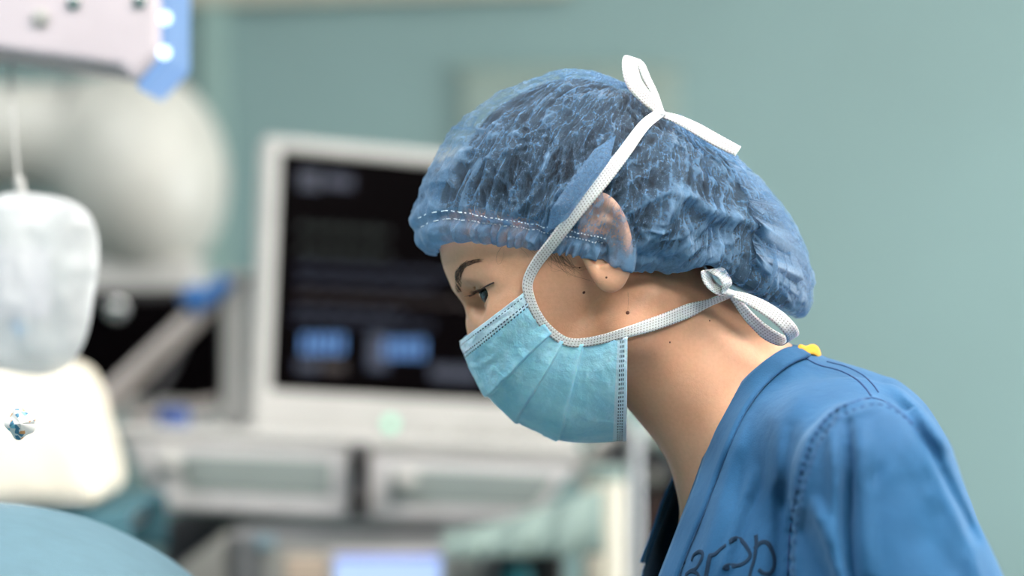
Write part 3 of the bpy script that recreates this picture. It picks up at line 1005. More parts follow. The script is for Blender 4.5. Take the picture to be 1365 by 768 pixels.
def mask_mat():
    """three-ply mask: uv = (arc down the face 0..1, across 0..1)"""
    m, t, p = nt('blue_mask_fabric')
    uv = t.nodes.new('ShaderNodeUVMap')
    sp = t.nodes.new('ShaderNodeSeparateXYZ')
    t.links.new(uv.outputs[0], sp.inputs[0])
    u, v = sp.outputs[0], sp.outputs[1]
    obj = coords(t)
    f = noise(t, obj, 70, 3)
    base = ramp(t, f, [(0.3, lin(142, 208, 234)), (0.7, lin(170, 225, 244))])
    # pale edge strips: nose strip at the top, hem at the bottom
    hem = math_n(t, 'ADD', rng_mask(t, u, -0.1, 0.112), rng_mask(t, u, 0.875, 1.1))
    mx = t.nodes.new('ShaderNodeMix')
    mx.data_type = 'RGBA'
    t.links.new(hem, mx.inputs[0])
    t.links.new(base, mx.inputs[6])
    mx.inputs[7].default_value = lin(196, 226, 242)
    # ultrasonic weld marks: rows of little dark rectangles
    d1 = math_n(t, 'MULTIPLY', dots(t, v, u, 0.030, 0.021, 0.28, 0.22), rng_mask(t, u, 0.021, 0.042))
    d2 = math_n(t, 'MULTIPLY', dots(t, v, u, 0.030, 0.021, 0.28, 0.22), rng_mask(t, u, 0.084, 0.126))
    d3 = math_n(t, 'MULTIPLY', dots(t, v, u, 0.030, 0.022, 0.28, 0.27), rng_mask(t, u, 0.902, 0.968))
    d = math_n(t, 'MINIMUM', math_n(t, 'ADD', math_n(t, 'ADD', d1, d2), d3), 1.0)
    mx2 = t.nodes.new('ShaderNodeMix')
    mx2.data_type = 'RGBA'
    t.links.new(d, mx2.inputs[0])
    t.links.new(mx.outputs[2], mx2.inputs[6])
    mx2.inputs[7].default_value = lin(52, 84, 108)
    t.links.new(mx2.outputs[2], p.inputs['Base Color'])
    p.inputs['Roughness'].default_value = 0.62
    p.inputs['Sheen Weight'].default_value = 0.1
    p.inputs['Subsurface Weight'].default_value = 0.25
    p.inputs['Subsurface Scale'].default_value = 0.003
    b0 = bump(t, math_n(t, 'SUBTRACT', 1.0, d), 0.5, 0.0006)
    b1 = bump(t, noise(t, obj, 110, 4), 0.6, 0.003, b0)
    t.links.new(bump(t, noise(t, obj, 900, 2), 0.3, 0.0004, b1), p.inputs['Normal'])
    return m

def scrub_mat(name='blue_scrub_cotton', k=1.0):
    m, t, p = nt(name)
    v = coords(t)
    f = noise(t, v, 9, 4)
    c = ramp(t, f, [(0.3, shade(lin(12, 76, 120), 0.90 * k)), (0.7, shade(lin(18, 88, 134), 1.04 * k))])
    wv = noise(t, v, 1100, 2)
    mx = t.nodes.new('ShaderNodeMix')
    mx.data_type = 'RGBA'
    mx.blend_type = 'MULTIPLY'
    mx.inputs[0].default_value = 0.5
    t.links.new(c, mx.inputs[6])
    t.links.new(ramp(t, wv, [(0.35, (0.7, 0.75, 0.8)), (0.65, (1, 1, 1))]), mx.inputs[7])
    t.links.new(mx.outputs[2], p.inputs['Base Color'])
    p.inputs['Roughness'].default_value = 0.8
    p.inputs['Sheen Weight'].default_value = 0.35
    p.inputs['Sheen Tint'].default_value = lin(150, 190, 230)
    b0 = bump(t, noise(t, v, 28, 3), 0.3, 0.006)
    t.links.new(bump(t, wv, 0.35, 0.0005, b0), p.inputs['Normal'])
    return m

M_SKIN, M_HAIR, M_CAP, M_TAPE, M_MASK, M_SCRUB = skin_mat(), hair_mat(), cap_mat(), tape_mat(), mask_mat(), scrub_mat()
M_STITCH = plain('dark_blue_thread', lin(20, 56, 104), 0.8)
M_WHITE_THREAD = plain('pale_elastic_thread', lin(214, 232, 244), 0.7)
M_MOLE = plain('mole_brown', lin(96, 52, 36), 0.6)
M_EYEHAIR = plain('brow_hair_brown', lin(66, 42, 32), 0.5)
M_TAG = plain('yellow_woven_tape', lin(226, 164, 48), 0.8, scale=160, bstr=0.4)
M_INK = plain('marker_ink', lin(4, 42, 70), 0.85)

# ---- head and neck
a30 = math.radians(30)
HF = np.array([-math.cos(a30), 0, -math.sin(a30)])      # where the face points
HU = np.array([-math.sin(a30), 0, math.cos(a30)])       # up through the crown
HR = np.stack([HF, np.array([0, 1.0, 0]), HU], 1)
def m_(x):
    return x * U
def N(px, py, y):                                       # y in pixels towards (-) or away (+) from the camera
    return W(px, py, y * U)

EYE = N(661, 385, -60)
EYE_R = m_(23.5)
CANTH = N(658.5, 376.5, -60)                            # line (across the face) through the outer corner of the lids
def wedge(P):
    """opening between the lids: region forward of the outer corner, under the upper and over the lower lid edge"""
    q = P - CANTH
    q = np.stack([q[:, 0], q[:, 2]], 1)
    up = np.array([-0.86, -0.52]); nu = np.array([-0.52, 0.86])       # upper lid edge direction and its upward normal
    lo = np.array([-0.40, -0.92]); nl = np.array([0.92, -0.40])       # lower lid edge direction and its downward normal
    return smax(q @ nu, q @ nl, m_(3))

TORSO_C = W(1085, 700, 0.0)
th = math.radians(4)
TN = np.array([-math.sin(th), math.cos(th), 0])         # torso: across, towards the far shoulder
def fold(P):
    s = np.maximum((P - TORSO_C) @ TN, 0)
    return P - 2 * s[:, None] * TN

EAR_C = N(808, 322, -152)
def ear_sdf(Q):
    """near ear: plate with a rolled rim, hollow and lobe"""
    ea = math.radians(-10)
    up = np.array([math.sin(ea), 0, math.cos(ea)])
    fr = np.array([-math.cos(ea), 0, math.sin(ea)])
    out = np.array([0, -1.0, 0])
    yaw = math.radians(17)                              # rear edge stands off the head
    fr2 = fr * math.cos(yaw) - out * math.sin(yaw)
    out2 = fr * math.sin(yaw) + out * math.cos(yaw)
    q = Q - EAR_C
    a, b, c = q @ fr2, q @ up, q @ out2                 # forward, up, outward
    bb = b / m_(61)
    wdt = m_(33) * np.sqrt(np.clip(1 - np.clip(bb, -1, 1) ** 2, 0.02, 1)) * (1 + 0.18 * np.clip(bb, -1, 1))
    e = np.sqrt((a / m_(33)) ** 2 + (b / m_(61)) ** 2)
    rim_d = (e - 0.86) * m_(33)
    plate = np.maximum((e - 0.98) * m_(36), np.abs(c) - m_(5))
    rim = np.sqrt(rim_d ** 2 + (c - m_(4)) ** 2) - m_(5.5)
    d = smin(plate, rim, m_(5))
    lobe = ell(np.stack([a, b, c], 1), np.array([m_(3), -m_(46), m_(2)]), (m_(17), m_(17), m_(7.5)))
    d = smin(d, lobe, m_(7))
    anti = np.sqrt((np.sqrt((a + m_(4)) ** 2 * 2.6 + (b + m_(4)) ** 2) - m_(30)) ** 2 * 0.6 + (c - m_(4)) ** 2) - m_(4.5)
    d = smin(d, np.maximum(anti, (e - 0.9) * m_(33)), m_(4))
    con = ell(np.stack([a, b, c], 1), np.array([m_(8), -m_(10), m_(5)]), (m_(13), m_(18), m_(9)))
    d = smax(d, -con, m_(5))
    stem = ell(np.stack([a, b, c], 1), np.array([m_(14), m_(2), -m_(9)]), (m_(16), m_(42), m_(13)))
    d = smin(d, stem, m_(7))
    return smax(d, -con, m_(4))

def skull_sdf(P):
    Q = P.copy()
    Q[:, 1] = -np.abs(Q[:, 1])
    d = ell(Q, N(757, 275, 0), (m_(180), m_(138), m_(142)), HR)
    d = smin(d, ell(Q, N(654, 333, 0), (m_(60), m_(96), m_(48)), HR), m_(24))                # forehead
    d = smin(d, ell(Q, N(722, 436, 0), (m_(88), m_(113), m_(135)), HR), m_(40))              # mid face
    d = smin(d, cone(Q, N(835, 440, -92), N(748, 528, -22), m_(40), m_(28)), m_(45))         # jaw
    d = smin(d, ell(Q, N(732, 536, 0), (m_(28), m_(32), m_(24)), HR), m_(30))                # chin
    d = smin(d, ell(Q, N(700, 412, -86), (m_(42), m_(30), m_(30)), HR), m_(40))              # cheekbone
    d = smin(d, ell(Q, N(745, 345, -95), (m_(70), m_(38), m_(60)), HR), m_(40))              # temple to cheek arch
    d = smin(d, cone(Q, N(627, 379, -6), N(641, 363, -62), m_(16), m_(15)), m_(16))          # brow ridge
    d = smin(d, cone(Q, N(640, 362, -62), N(668, 366, -96), m_(15), m_(12)), m_(20))
    d = smax(d, -ell(Q, N(634, 402, -58), (m_(20), m_(30), m_(17)), HR), m_(20))             # orbit
    d = smax(d, -np.linalg.norm(Q - N(603, 414, 0), axis=1) + m_(20), m_(10))                     # root of the nose
    nose = cone(Q, N(648, 400, 0), N(642, 436, 0), m_(13.5), m_(14.5), 0.9)
    nose = smin(nose, cone(Q, N(642, 436, 0), N(643, 466, 0), m_(14.5), m_(18)), m_(10))
    nose = smin(nose, ell(Q, N(660, 474, -20), (m_(15), m_(13), m_(14)), HR), m_(10))
    d = smin(d, nose, m_(16))
    d = smin(d, ell(Q, N(678, 512, 0), (m_(30), m_(50), m_(36)), HR), m_(24))                # mouth
    lids = np.linalg.norm(Q - EYE, axis=1) - m_(27)
    d = smin(d, lids, m_(9))
    crease = np.abs(np.linalg.norm(Q - (EYE + np.array([m_(2), 0, -m_(3)])), axis=1) - m_(30)) - m_(1.0)
    q = Q - N(643, 374, -60)
    crease = np.maximum(crease, np.linalg.norm(q, axis=1) - m_(17))
    d = smax(d, -crease, m_(2.5))
    cut = np.maximum(np.maximum(wedge(Q), np.linalg.norm(Q - EYE, axis=1) - m_(34)), Q[:, 1] + m_(36))
    d = smax(d, -cut, m_(2.0))
    return d

def head_sdf(P):
    Q = P.copy()
    Q[:, 1] = -np.abs(Q[:, 1])
    return smin(skull_sdf(P), ear_sdf(Q), m_(8))

def neck_sdf(P):
    d = cone(P, N(852, 408, 0), N(997, 582, 0), m_(99), m_(99), 1.06)
    d = smin(d, cone(P, N(985, 488, 0), N(1140, 600, 0), m_(58), m_(78), 1.2), m_(40))
    # sternomastoid of the near side, ear to collar bone
    Q = P.copy()
    Q[:, 1] = -np.abs(Q[:, 1])
    d = smin(d, cone(Q, N(862, 400, -88), N(935, 640, -30), m_(30), m_(18)), m_(30))
    return d

def torso_sdf(P):
    Q = fold(P)
    d = ell(Q, W(1085, 800, 0), (m_(182), m_(250), m_(255)))
    d = smin(d, cone(Q, N(1000, 578, -40), N(1140, 655, -270), m_(54), m_(68)), m_(40))
    d = smin(d, cone(Q, N(968, 600, 0), N(990, 770, 0), m_(62), m_(80), 1.3), m_(30))        # breastbone
    d = smin(d, cone(Q, W(1090, 860, 0), W(1180, 1300, 0), m_(180), m_(200), 1.3), m_(60))
    d = smin(d, cone(Q, W(1165, 668, -0.158), W(1222, 1080, -0.175), m_(70), m_(62)), m_(40))    # upper arm
    d = smin(d, cone(Q, N(1215, 1080, -350), N(850, 1330, -260), m_(62), m_(42)), m_(30))    # forearm
    return d

def body_sdf(P):
    d = smin(head_sdf(P), neck_sdf(P), m_(26))
    return smin(d, torso_sdf(P), m_(40))


person = thing('person', 'person in blue scrubs, bouffant cap and face mask bending over in profile', 'person', (0.30, 0.0, 0.0))

def build_body():
    xs = steps(wx(565), (wx(605), 0.002), (wx(690), 0.0009), (wx(860), 0.0019), (wx(1100), 0.0035), (wx(1420), 0.007))
    ys = steps(-0.235, (-0.10, 0.006), (-0.062, 0.0017), (-0.012, 0.0010), (0.0, 0.0018), (0.1, 0.0035), (0.25, 0.007))
    zs = steps(wz(1420), (wz(760), 0.010), (wz(600), 0.0045), (wz(430), 0.0021), (wz(335), 0.0010), (wz(240), 0.0019), (wz(95), 0.004))
    P, Q = surface(body_sdf, xs, ys, zs)
    return under(mesh_obj('body', P, Q, M_SKIN, None), person)
body = build_body()

# ---- eyes
def eye_mat():
    m, t, p = nt('eyeball')
    v = coords(t, 'Object')
    # iris around the local -X axis
    sp = t.nodes.new('ShaderNodeSeparateXYZ')
    t.links.new(v, sp.inputs[0])
    r = math_n(t, 'DIVIDE', sp.outputs[0], -EYE_R)
    c = ramp(t, r, [(0.0, lin(206, 192, 190)), (0.58, lin(150, 138, 138)), (0.62, lin(14, 13, 15)), (0.75, lin(36, 38, 46)), (0.88, lin(28, 30, 38)), (0.91, lin(3, 3, 4))])
    t.links.new(c, p.inputs['Base Color'])
    p.inputs['Roughness'].default_value = 0.06
    p.inputs['Coat Weight'].default_value = 1.0
    return m
M_EYE = eye_mat()
for sgn in (1, -1):
    bm = bmesh.new()
    bmesh.ops.create_uvsphere(bm, u_segments=40, v_segments=24, radius=EYE_R)
    for v in bm.verts:                                   # corneal bulge
        k = max(0.0, -v.co.x / EYE_R - 0.80)
        v.co.x -= k * EYE_R * 0.35
    eb = bm_obj('eyeball', bm, M_EYE, None, True)
    eb.location = (EYE[0], EYE[1] * sgn, EYE[2])
    eb.rotation_euler = (0, math.radians(-36), math.radians(42) * sgn)
    under(eb, person)

# ---- brow and lashes: single hairs laid on the skin
def on(f, pts, off=0.0):
    pts = np.asarray(pts, float)
    return march(f, pts[:, 0], pts[:, 1], off=off)

def hairs(name, curves, r0, mat, mirror=True, f=head_sdf, off=0.0003, rise=None):
    A = np.vstack([np.asarray(c) for c in curves])
    H = march(f, A[:, 0], A[:, 1], off=off)
    for sg in ((1, -1) if mirror else (1,)):
        V, Fc = [], []
        k = 0
        for c in curves:
            n = len(c)
            tube((V, Fc), H[k:k + n] * np.array([1, sg, 1]), r0, r0 * 0.25, 4)
            k += n
        o = under(mesh_obj(name, V, Fc, mat), person)
        o['kind'] = 'stuff'
    return o

brow_axis = spline([(609, 391), (606, 381), (606, 370), (610, 360), (617, 352), (626, 348), (640, 345)], 40)
curves = []
for k in range(260):
    s = random.random()
    p = brow_axis[int(s * 38)]
    tn = brow_axis[int(s * 38) + 1] - p
    tn = tn / np.linalg.norm(tn)
    nr = np.array([-tn[1], tn[0]])                      # towards the eye side
    wdt = 11 * (1 - 0.72 * s) * (0.65 + 0.35 * min(1, s * 6))
    o = (random.random() * 1.15 - 0.1) * wdt
    a = p + nr * o
    ln = random.uniform(7, 12) * (1 - 0.35 * s)
    dirv = tn * 0.9 - nr * (0.42 - 0.5 * s) * (0.4 + o / 9)
    b = a + dirv * ln * 0.5
    c = a + dirv * ln + tn * 1.2
    if min(a[0], b[0], c[0]) < 606 or random.random() < 1.1 * (s - 0.45):
        continue
    curves.append([a, b, c])
brow = hairs('eyebrow', curves, 0.00013, M_EYEHAIR)

LASH = {1: ([], []), -1: ([], [])}
def lash(px, py, y, dx, dz, dy, ln):
    a = N(px, py, y)
    d = np.array([dx, dy, dz])
    t = np.linspace(0, 1, 5)[:, None]
    pts = a + d * ln * t + np.array([0, 0, 1.0]) * ln * 0.22 * t ** 2
    for sg in (1, -1):
        p2 = pts.copy()
        p2[:, 1] *= sg
        tube(LASH[sg], p2, 0.00026, 0.00008, 4)
for k in range(46):                                      # upper lid edge
    s = k / 45
    px = 657.0 - s * 24
    py = 377.5 + s * 14.0
    yy = -60 - 24 * math.sqrt(max(0.0, 1 - ((px - 661) / 30) ** 2)) * (1 - 0.25 * s)
    lash(px + random.uniform(-1, 1), py + random.uniform(-.6, .6), yy, -0.8 + random.uniform(-.15, .15), -0.42 + random.uniform(-.1, .1), -0.45 + 0.2 * s + random.uniform(-.2, .2), m_(random.uniform(10, 15)))
for k in range(14):                                      # lower lid edge
    s = k / 13
    px = 656 - s * 9
    py = 381 + s * 18
    yy = -60 - 24 * (1 - 0.3 * s)
    lash(px, py, yy, -0.5 + random.uniform(-.2, .2), -0.8, -0.4, m_(random.uniform(5, 8)))
lid = spline([(658, 377), (652, 379.5), (645, 383.5), (638, 388), (631, 392.5), (625, 395)], 30)
lp = march(skull_sdf, lid[:, 0], lid[:, 1], off=0.0004)
for sg in (1, -1):                                       # dark base of the upper lashes
    tube(LASH[sg], lp * np.array([1, sg, 1]), 0.0006, 0.0004, 6)
for sg in (1, -1):
    o = under(mesh_obj('eyelashes', *LASH[sg], M_EYEHAIR), person)
    o['kind'] = 'stuff'

# ---- moles and the ear piercing
for (px, py, r) in [(836.7, 417, 2.6), (778.4, 390, 2.1), (772.6, 357, 1.1), (893, 456.4, 1.2), (946, 427.6, 1.1), (808.3, 370, 1.6), (826, 500, 0.9)]:
    c = march(body_sdf, px, py)[0]
    n = grad(body_sdf, c[None])[0]
    bm = bmesh.new()
    bmesh.ops.create_icosphere(bm, subdivisions=2, radius=m_(r))
    rot = Vector((0, 0, 1)).rotation_difference(Vector(n)).to_matrix()
    for v in bm.verts:
        v.co = Vector(c) + rot @ Vector((v.co.x, v.co.y, v.co.z * 0.28))
    under(bm_obj('mole', bm, M_MOLE, None, True), person)

# ================================================================== hair and bouffant cap (star-shaped about CC)
CC = W(790, 272, 0)
def polar(pts):
    pts = np.asarray(pts, float)
    ang = np.arctan2(-(pts[:, 1] - 272), pts[:, 0] - 790)
    r = np.hypot(pts[:, 0] - 790, pts[:, 1] - 272) * U
    o = np.argsort(ang)
    ang, r = ang[o], r[o]
    A = np.concatenate([ang - 2 * math.pi, ang, ang + 2 * math.pi])
    Rr = np.concatenate([r, r, r])
    g = np.linspace(-math.pi, math.pi, 721)
    v = np.interp(g, A, Rr)
    for _ in range(3):                                   # round off the corners of the polyline
        k = np.ones(9) / 9
        v = np.convolve(np.concatenate([v[-9:-1], v, v[1:9]]), k, 'same')[8:-8]
    return g, v
CAP_OUT = polar([(590, 345), (566, 334), (548, 313), (544, 292), (558, 266), (574, 226), (592, 190), (612, 165), (645, 140), (682, 119), (720, 105), (760, 96), (795, 101), (832, 116), (880, 149), (940, 186), (1000, 231), (1040, 274), (1066, 318), (1082, 375), (1078, 408), (1066, 427), (1030, 428), (960, 420), (880, 425), (800, 420), (700, 415), (630, 385)])
HAIR_OUT = polar([(606, 330), (602, 300), (602, 265), (610, 222), (628, 182), (655, 150), (690, 128), (725, 113), (760, 105), (795, 110), (830, 125), (876, 158), (935, 195), (994, 240), (1032, 282), (1056, 323), (1071, 375), (1067, 404), (1055, 420), (1020, 420), (960, 412), (880, 415), (800, 410), (700, 405), (630, 375)])
def star_r(d, tab, lat):
    b = np.arctan2(d[:, 2], d[:, 0])
    ro = np.interp(b, tab[0], tab[1])
    c2 = d[:, 0] ** 2 + d[:, 2] ** 2
    return 1 / np.sqrt(c2 / ro ** 2 + d[:, 1] ** 2 / lat ** 2)
CAP_LAT, HAIR_LAT = m_(172), m_(161)
def cap_f(P):
    q = P - CC
    L = np.linalg.norm(q, axis=1) + 1e-9
    return (L - star_r(q / L[:, None], CAP_OUT, CAP_LAT)) * 0.8
def hair_f(P):
    q = P - CC
    L = np.linalg.norm(q, axis=1) + 1e-9
    return (L - star_r(q / L[:, None], HAIR_OUT, HAIR_LAT)) * 0.8

RIM = [(588, 338), (592, 330), (603, 323), (640, 325), (690, 331), (740, 338), (785, 345), (808, 349), (835, 358), (870, 364), (905, 364), (945, 354), (985, 382), (1035, 412), (1064, 424)]
rim_px = spline(RIM, 260)
rim_pt = march(cap_f, rim_px[:, 0], rim_px[:, 1])
rim_d = rim_pt - CC
rim_d[0, 1] = 0
rim_d[-1, 1] = 0
# ease the ends onto the mid plane
k = np.linspace(0, 1, len(rim_d))
rim_d[:, 1] *= np.clip(k / 0.05, 0, 1) ** 0.5 * np.clip((1 - k) / 0.05, 0, 1) ** 0.5
rim_d /= np.linalg.norm(rim_d, axis=1, keepdims=True)
APEX = W(842, 118, 0) - CC
APEX /= np.linalg.norm(APEX)

# visible large folds: (polyline in px on the near side, height mm, half width px)
CAP_FOLDS = [
    ([(722, 308), (755, 262), (792, 212), (826, 162)], 2.6, 10),
    ([(838, 345), (872, 312), (893, 275), (905, 254)], 4.2, 11),
    ([(905, 254), (950, 283), (985, 292), (1030, 314)], 4.6, 9),
    ([(905, 254), (860, 262), (832, 290)], 1.6, 7),
    ([(922, 262), (925, 300), (938, 330)], -4.5, 14),
    ([(948, 300), (975, 322)], -4.0, 12),
    ([(905, 352), (915, 322), (912, 300)], 3.5, 6),
    ([(942, 348), (965, 325), (985, 310)], 2.6, 6),
    ([(1000, 330), (1020, 345), (1035, 380)], 1.6, 8),
    ([(800, 340), (818, 330), (838, 344)], 2.5, 5),
    ([(648, 300), (655, 262), (672, 214)], 2.6, 4),
    ([(672, 302), (684, 255), (705, 222)], 1.8, 4),
    ([(705, 300), (738, 262), (784, 235)], 2.0, 5),
    ([(615, 270), (628, 232), (640, 205), (672, 160)], 1.7, 4),
    ([(600, 262), (606, 232), (622, 196)], 1.6, 4),
    ([(588, 250), (596, 215), (615, 180)], 1.4, 3.5),
    ([(668, 205), (712, 192), (735, 150)], 1.5, 4),
    ([(690, 160), (735, 135), (800, 128)], 1.4, 4),
    ([(640, 175), (680, 135), (745, 115)], 1.2, 3.5),
    ([(860, 175), (925, 205), (975, 240)], 2.4, 8),
    ([(880, 195), (940, 240), (1000, 265)], 1.8, 6),
]
def star_mesh(nS, nT, t_end, tab, lat, disp, push=None):
    """rows s around the rim (near half then far half), columns t from apex to rim"""
    sN = np.linspace(0, 1, nS)
    dn = np.stack([np.interp(sN, k, rim_d[:, c]) for c in range(3)], 1)
    dn /= np.linalg.norm(dn, axis=1, keepdims=True)
    df = dn[1:-1][::-1] * np.array([1, -1, 1])
    dirs = np.vstack([dn, df])
    sA = np.concatenate([sN, sN[1:-1][::-1]])
    side = np.concatenate([np.zeros(nS), np.ones(nS - 2)])
    te = t_end(sA) if callable(t_end) else np.full(len(sA), float(t_end))
    T = te[:, None] * np.linspace(0.02, 1.0, nT)[None]
    om = np.arccos(np.clip(dirs @ APEX, -1, 1))[:, None]
    A = np.sin((1 - T) * om) / np.sin(om)
    Bq = np.sin(T * om) / np.sin(om)
    Dm = A[..., None] * APEX + Bq[..., None] * dirs[:, None, :]
    Dm /= np.linalg.norm(Dm, axis=2, keepdims=True)
    r = star_r(Dm.reshape(-1, 3), tab, lat).reshape(len(dirs), nT)
    SS = np.broadcast_to(sA[:, None], r.shape)
    TT = T
    SD = np.broadcast_to(side[:, None], r.shape)
    P0 = CC + Dm * r[..., None]
    dd, dens = disp(SS, TT, SD, P0)
    P = P0 + Dm * dd[..., None]
    n1 = len(dirs)
    Fc = []
    idx = np.arange(n1 * nT).reshape(n1, nT)
    a, b = idx, np.roll(idx, -1, axis=0)
    Q = np.stack([a[:, :-1], b[:, :-1], b[:, 1:], a[:, 1:]], -1).reshape(-1, 4)
    Vv = np.vstack([P.reshape(-1, 3), (CC + APEX * star_r(APEX[None], tab, lat)[0])[None]])
    Fc = Q.tolist() + [(int(b[i, 0]), int(a[i, 0]), n1 * nT) for i in range(n1)]
    uv = np.vstack([np.stack([SS, TT], -1).reshape(-1, 2), [[0.5, 0]]])
    return Vv, Fc, np.append(dens.ravel(), 0.5), uv

BAND_T = 0.925
TAPE_PX = [(880, 150), (858, 168), (830, 206), (797, 248), (764, 288), (738, 322), (716, 350), (704, 374), (705, 393), (715, 418), (732, 440), (757, 456), (790, 455), (836, 443), (880, 429), (926, 411), (970, 394)]
def cap_disp(s, t, sd, P0):
    mm = 0.001
    Pn = P0.copy()
    Pn[..., 1] = -np.abs(Pn[..., 1])
    px, py = proj(Pn)
    sf = s + sd * 3.7
    # crumple
    wx_ = sf * 30 + 2.2 * vnoise(sf * 9, t * 5, 5)
    cr = 1.5 * ridged(wx_ * (0.35 + 0.65 * t), t * 3.2 + vnoise(sf * 14, t * 4, 9), 1) ** 2
    cr += 1.7 * ridged(sf * 46 + 1.5 * t, t * 13 + 3 * vnoise(sf * 12, t * 9, 3), 2) ** 3
    cr += 1.0 * ridged(sf * 80, t * 26 + 2 * vnoise(sf * 30, t * 15, 6), 7) ** 2
    d = (cr - 1.3) * mm
    # gathers that run up from the elastic and die out
    g = np.clip((t - 0.45) / (BAND_T - 0.45), 0, 1)
    gat = ridged(sf * 62 + 0.9 * vnoise(sf * 20, t * 3, 12), t * 1.2, 4) ** 2
    d += (gat - 0.45) * 2.6 * mm * g ** 2
    # large folds
    dens = np.full(s.shape, 0.06) + 0.07 * g ** 2
    for line, amp, wd_ in CAP_FOLDS:
        ds, po = seg_dist(px, py, line)
        fall = np.exp(-(ds / wd_) ** 2) * np.clip(np.minimum(po, 1 - po) * 6 + 0.25, 0, 1)
        d += amp * mm * fall
        if amp > 0:
            dens += 0.075 * amp * np.exp(-(ds / (wd_ * 0.85)) ** 2)
        else:
            dens += 0.02 * -amp * np.exp(-(ds / wd_) ** 2)
    # elastic: pinch at the band, ruffle below it; the roll behind the ear has less of it
    fr = np.exp(-((s - 0.26) / 0.27) ** 4)
    d -= (4.2 * fr + 1.0) * mm * np.exp(-((t - BAND_T) / 0.018) ** 2)
    ruf = np.clip((t - BAND_T) / (1 - BAND_T), 0, 1)
    wav = np.sin(sf * 2 * math.pi * 40 + 2.5 * np.sin(sf * 37) + 3 * vnoise(sf * 40, t * 2, 21))
    d += ruf * (1.2 + 2.6 * wav * fr + 0.7 * (1 - fr) * wav) * mm
    d -= np.clip((t - 0.985) / 0.015, 0, 1) ** 2 * 3.0 * mm
    # puffed roll between crown and band at the brow
    dens = dens + 0.46 * np.clip((t - 0.82) / 0.12, 0, 1) ** 2 * np.clip(1.15 - np.clip((s - 0.55) / 0.12, 0, 1), 0.12, 1) + 0.16 * np.exp(-((s - 0.62) / 0.09) ** 2) * np.clip((t - 0.7) / 0.2, 0, 1)
    # bunched front
    dens = dens + 0.22 * np.exp(-((px - 556) / 26) ** 2)
    for sd_, fx_, ft_ in ((61, 58, 7), (62, 95, 16), (63, 34, 22)):     # sharp little creases
        rr = ridged(sf * fx_ + 2.4 * vnoise(sf * 16, t * 7, sd_ + 9), t * ft_ + 2.4 * vnoise(sf * 21, t * 6, sd_ + 5), sd_)
        d += 0.55 * mm * rr ** 5
        dens += 0.26 * rr ** 9
    dens += 0.16 * ridged(sf * 46 + 1.5 * t, t * 13 + 3 * vnoise(sf * 12, t * 9, 3), 2) ** 5
    dens += 0.30 * (ridged(wx_ * (0.35 + 0.65 * t), t * 3.2 + vnoise(sf * 14, t * 4, 9), 1) ** 3)
    ds, po = seg_dist(px, py, TAPE_PX[:9])               # the tape presses the fabric down
    kt = np.clip((20 - ds) / 8, 0, 1)
    d = d * (1 - kt) + np.clip(d, -0.002, 0.0008) * kt
    q = P0.reshape(-1, 3)
    o = (q - CC) / np.linalg.norm(q - CC, axis=1, keepdims=True)
    e = d.ravel().copy()
    for _ in range(6):                                   # lies over hair and ear
        e += np.maximum(0, 0.0022 - head_sdf(q + o * e[:, None])) * np.clip((1 - t.ravel()) / 0.03, 0, 1)
    return e.reshape(d.shape), np.clip(dens, 0.1, 0.97)

def hair_disp(s, t, sd, P0):
    sf = s + sd * 2.3
    d = (1.6 * ridged(sf * 24, t * 3, 31) + 0.8 * ridged(sf * 60 + 3 * t, t * 5, 32) - 1.6) * 0.001
    Pn = P0.copy()
    Pn[..., 1] = -np.abs(Pn[..., 1])
    px, py = proj(Pn)
    d = d - 0.012 * np.exp(-(((px - 806) / 38) ** 2 + ((py - 312) / 52) ** 2) ** 2)
    q = P0.reshape(-1, 3)
    o = (q - CC) / np.linalg.norm(q - CC, axis=1, keepdims=True)
    e = d.ravel().copy()
    for _ in range(8):                                   # never inside the scalp
        e += np.maximum(0, 0.0024 - skull_sdf(q + o * e[:, None]))
    return e.reshape(d.shape), np.full(s.shape, 1.0)

hv, hf, _, huv = star_mesh(220, 80, lambda s_: np.interp(s_, [0, 0.3, 0.45, 0.62, 1], [0.89, 0.90, 0.93, 0.975, 0.985]), HAIR_OUT, HAIR_LAT, hair_disp)
hair = under(mesh_obj('hair', hv, hf, M_HAIR, None, True, huv), person)
cv, cf, cden, _ = star_mesh(620, 210, 1.0, CAP_OUT, CAP_LAT, cap_disp)
cap = mesh_obj('bouffant_cap', cv, cf, M_CAP)
at = cap.data.attributes.new('weave', 'FLOAT', 'POINT')
at.data.foreach_set('value', cden.astype(np.float32))
under(cap, person)
cap['label'] = 'translucent blue bouffant cap gathered on elastic'

# elastic stitching round the band: dashes of pale thread
nS = 620
V, Fc = [], []
row_pts = cv[:-1].reshape(-1, 210, 3)
Tcol = np.linspace(0.02, 1.0, 210)
for tb in (0.908, 0.930):
    j = int(np.argmin(np.abs(Tcol - tb)))
    for i in range(10, 262, 5):
        seg = row_pts[i:i + 3, j]
        out = seg - CC
        out = out / np.linalg.norm(out, axis=1, keepdims=True)
        tube((V, Fc), seg + out * 0.0006, 0.00042, 0.00042, 5)
el = mesh_obj('elastic_thread', V, Fc, M_WHITE_THREAD, cap)
el['kind'] = 'stuff'

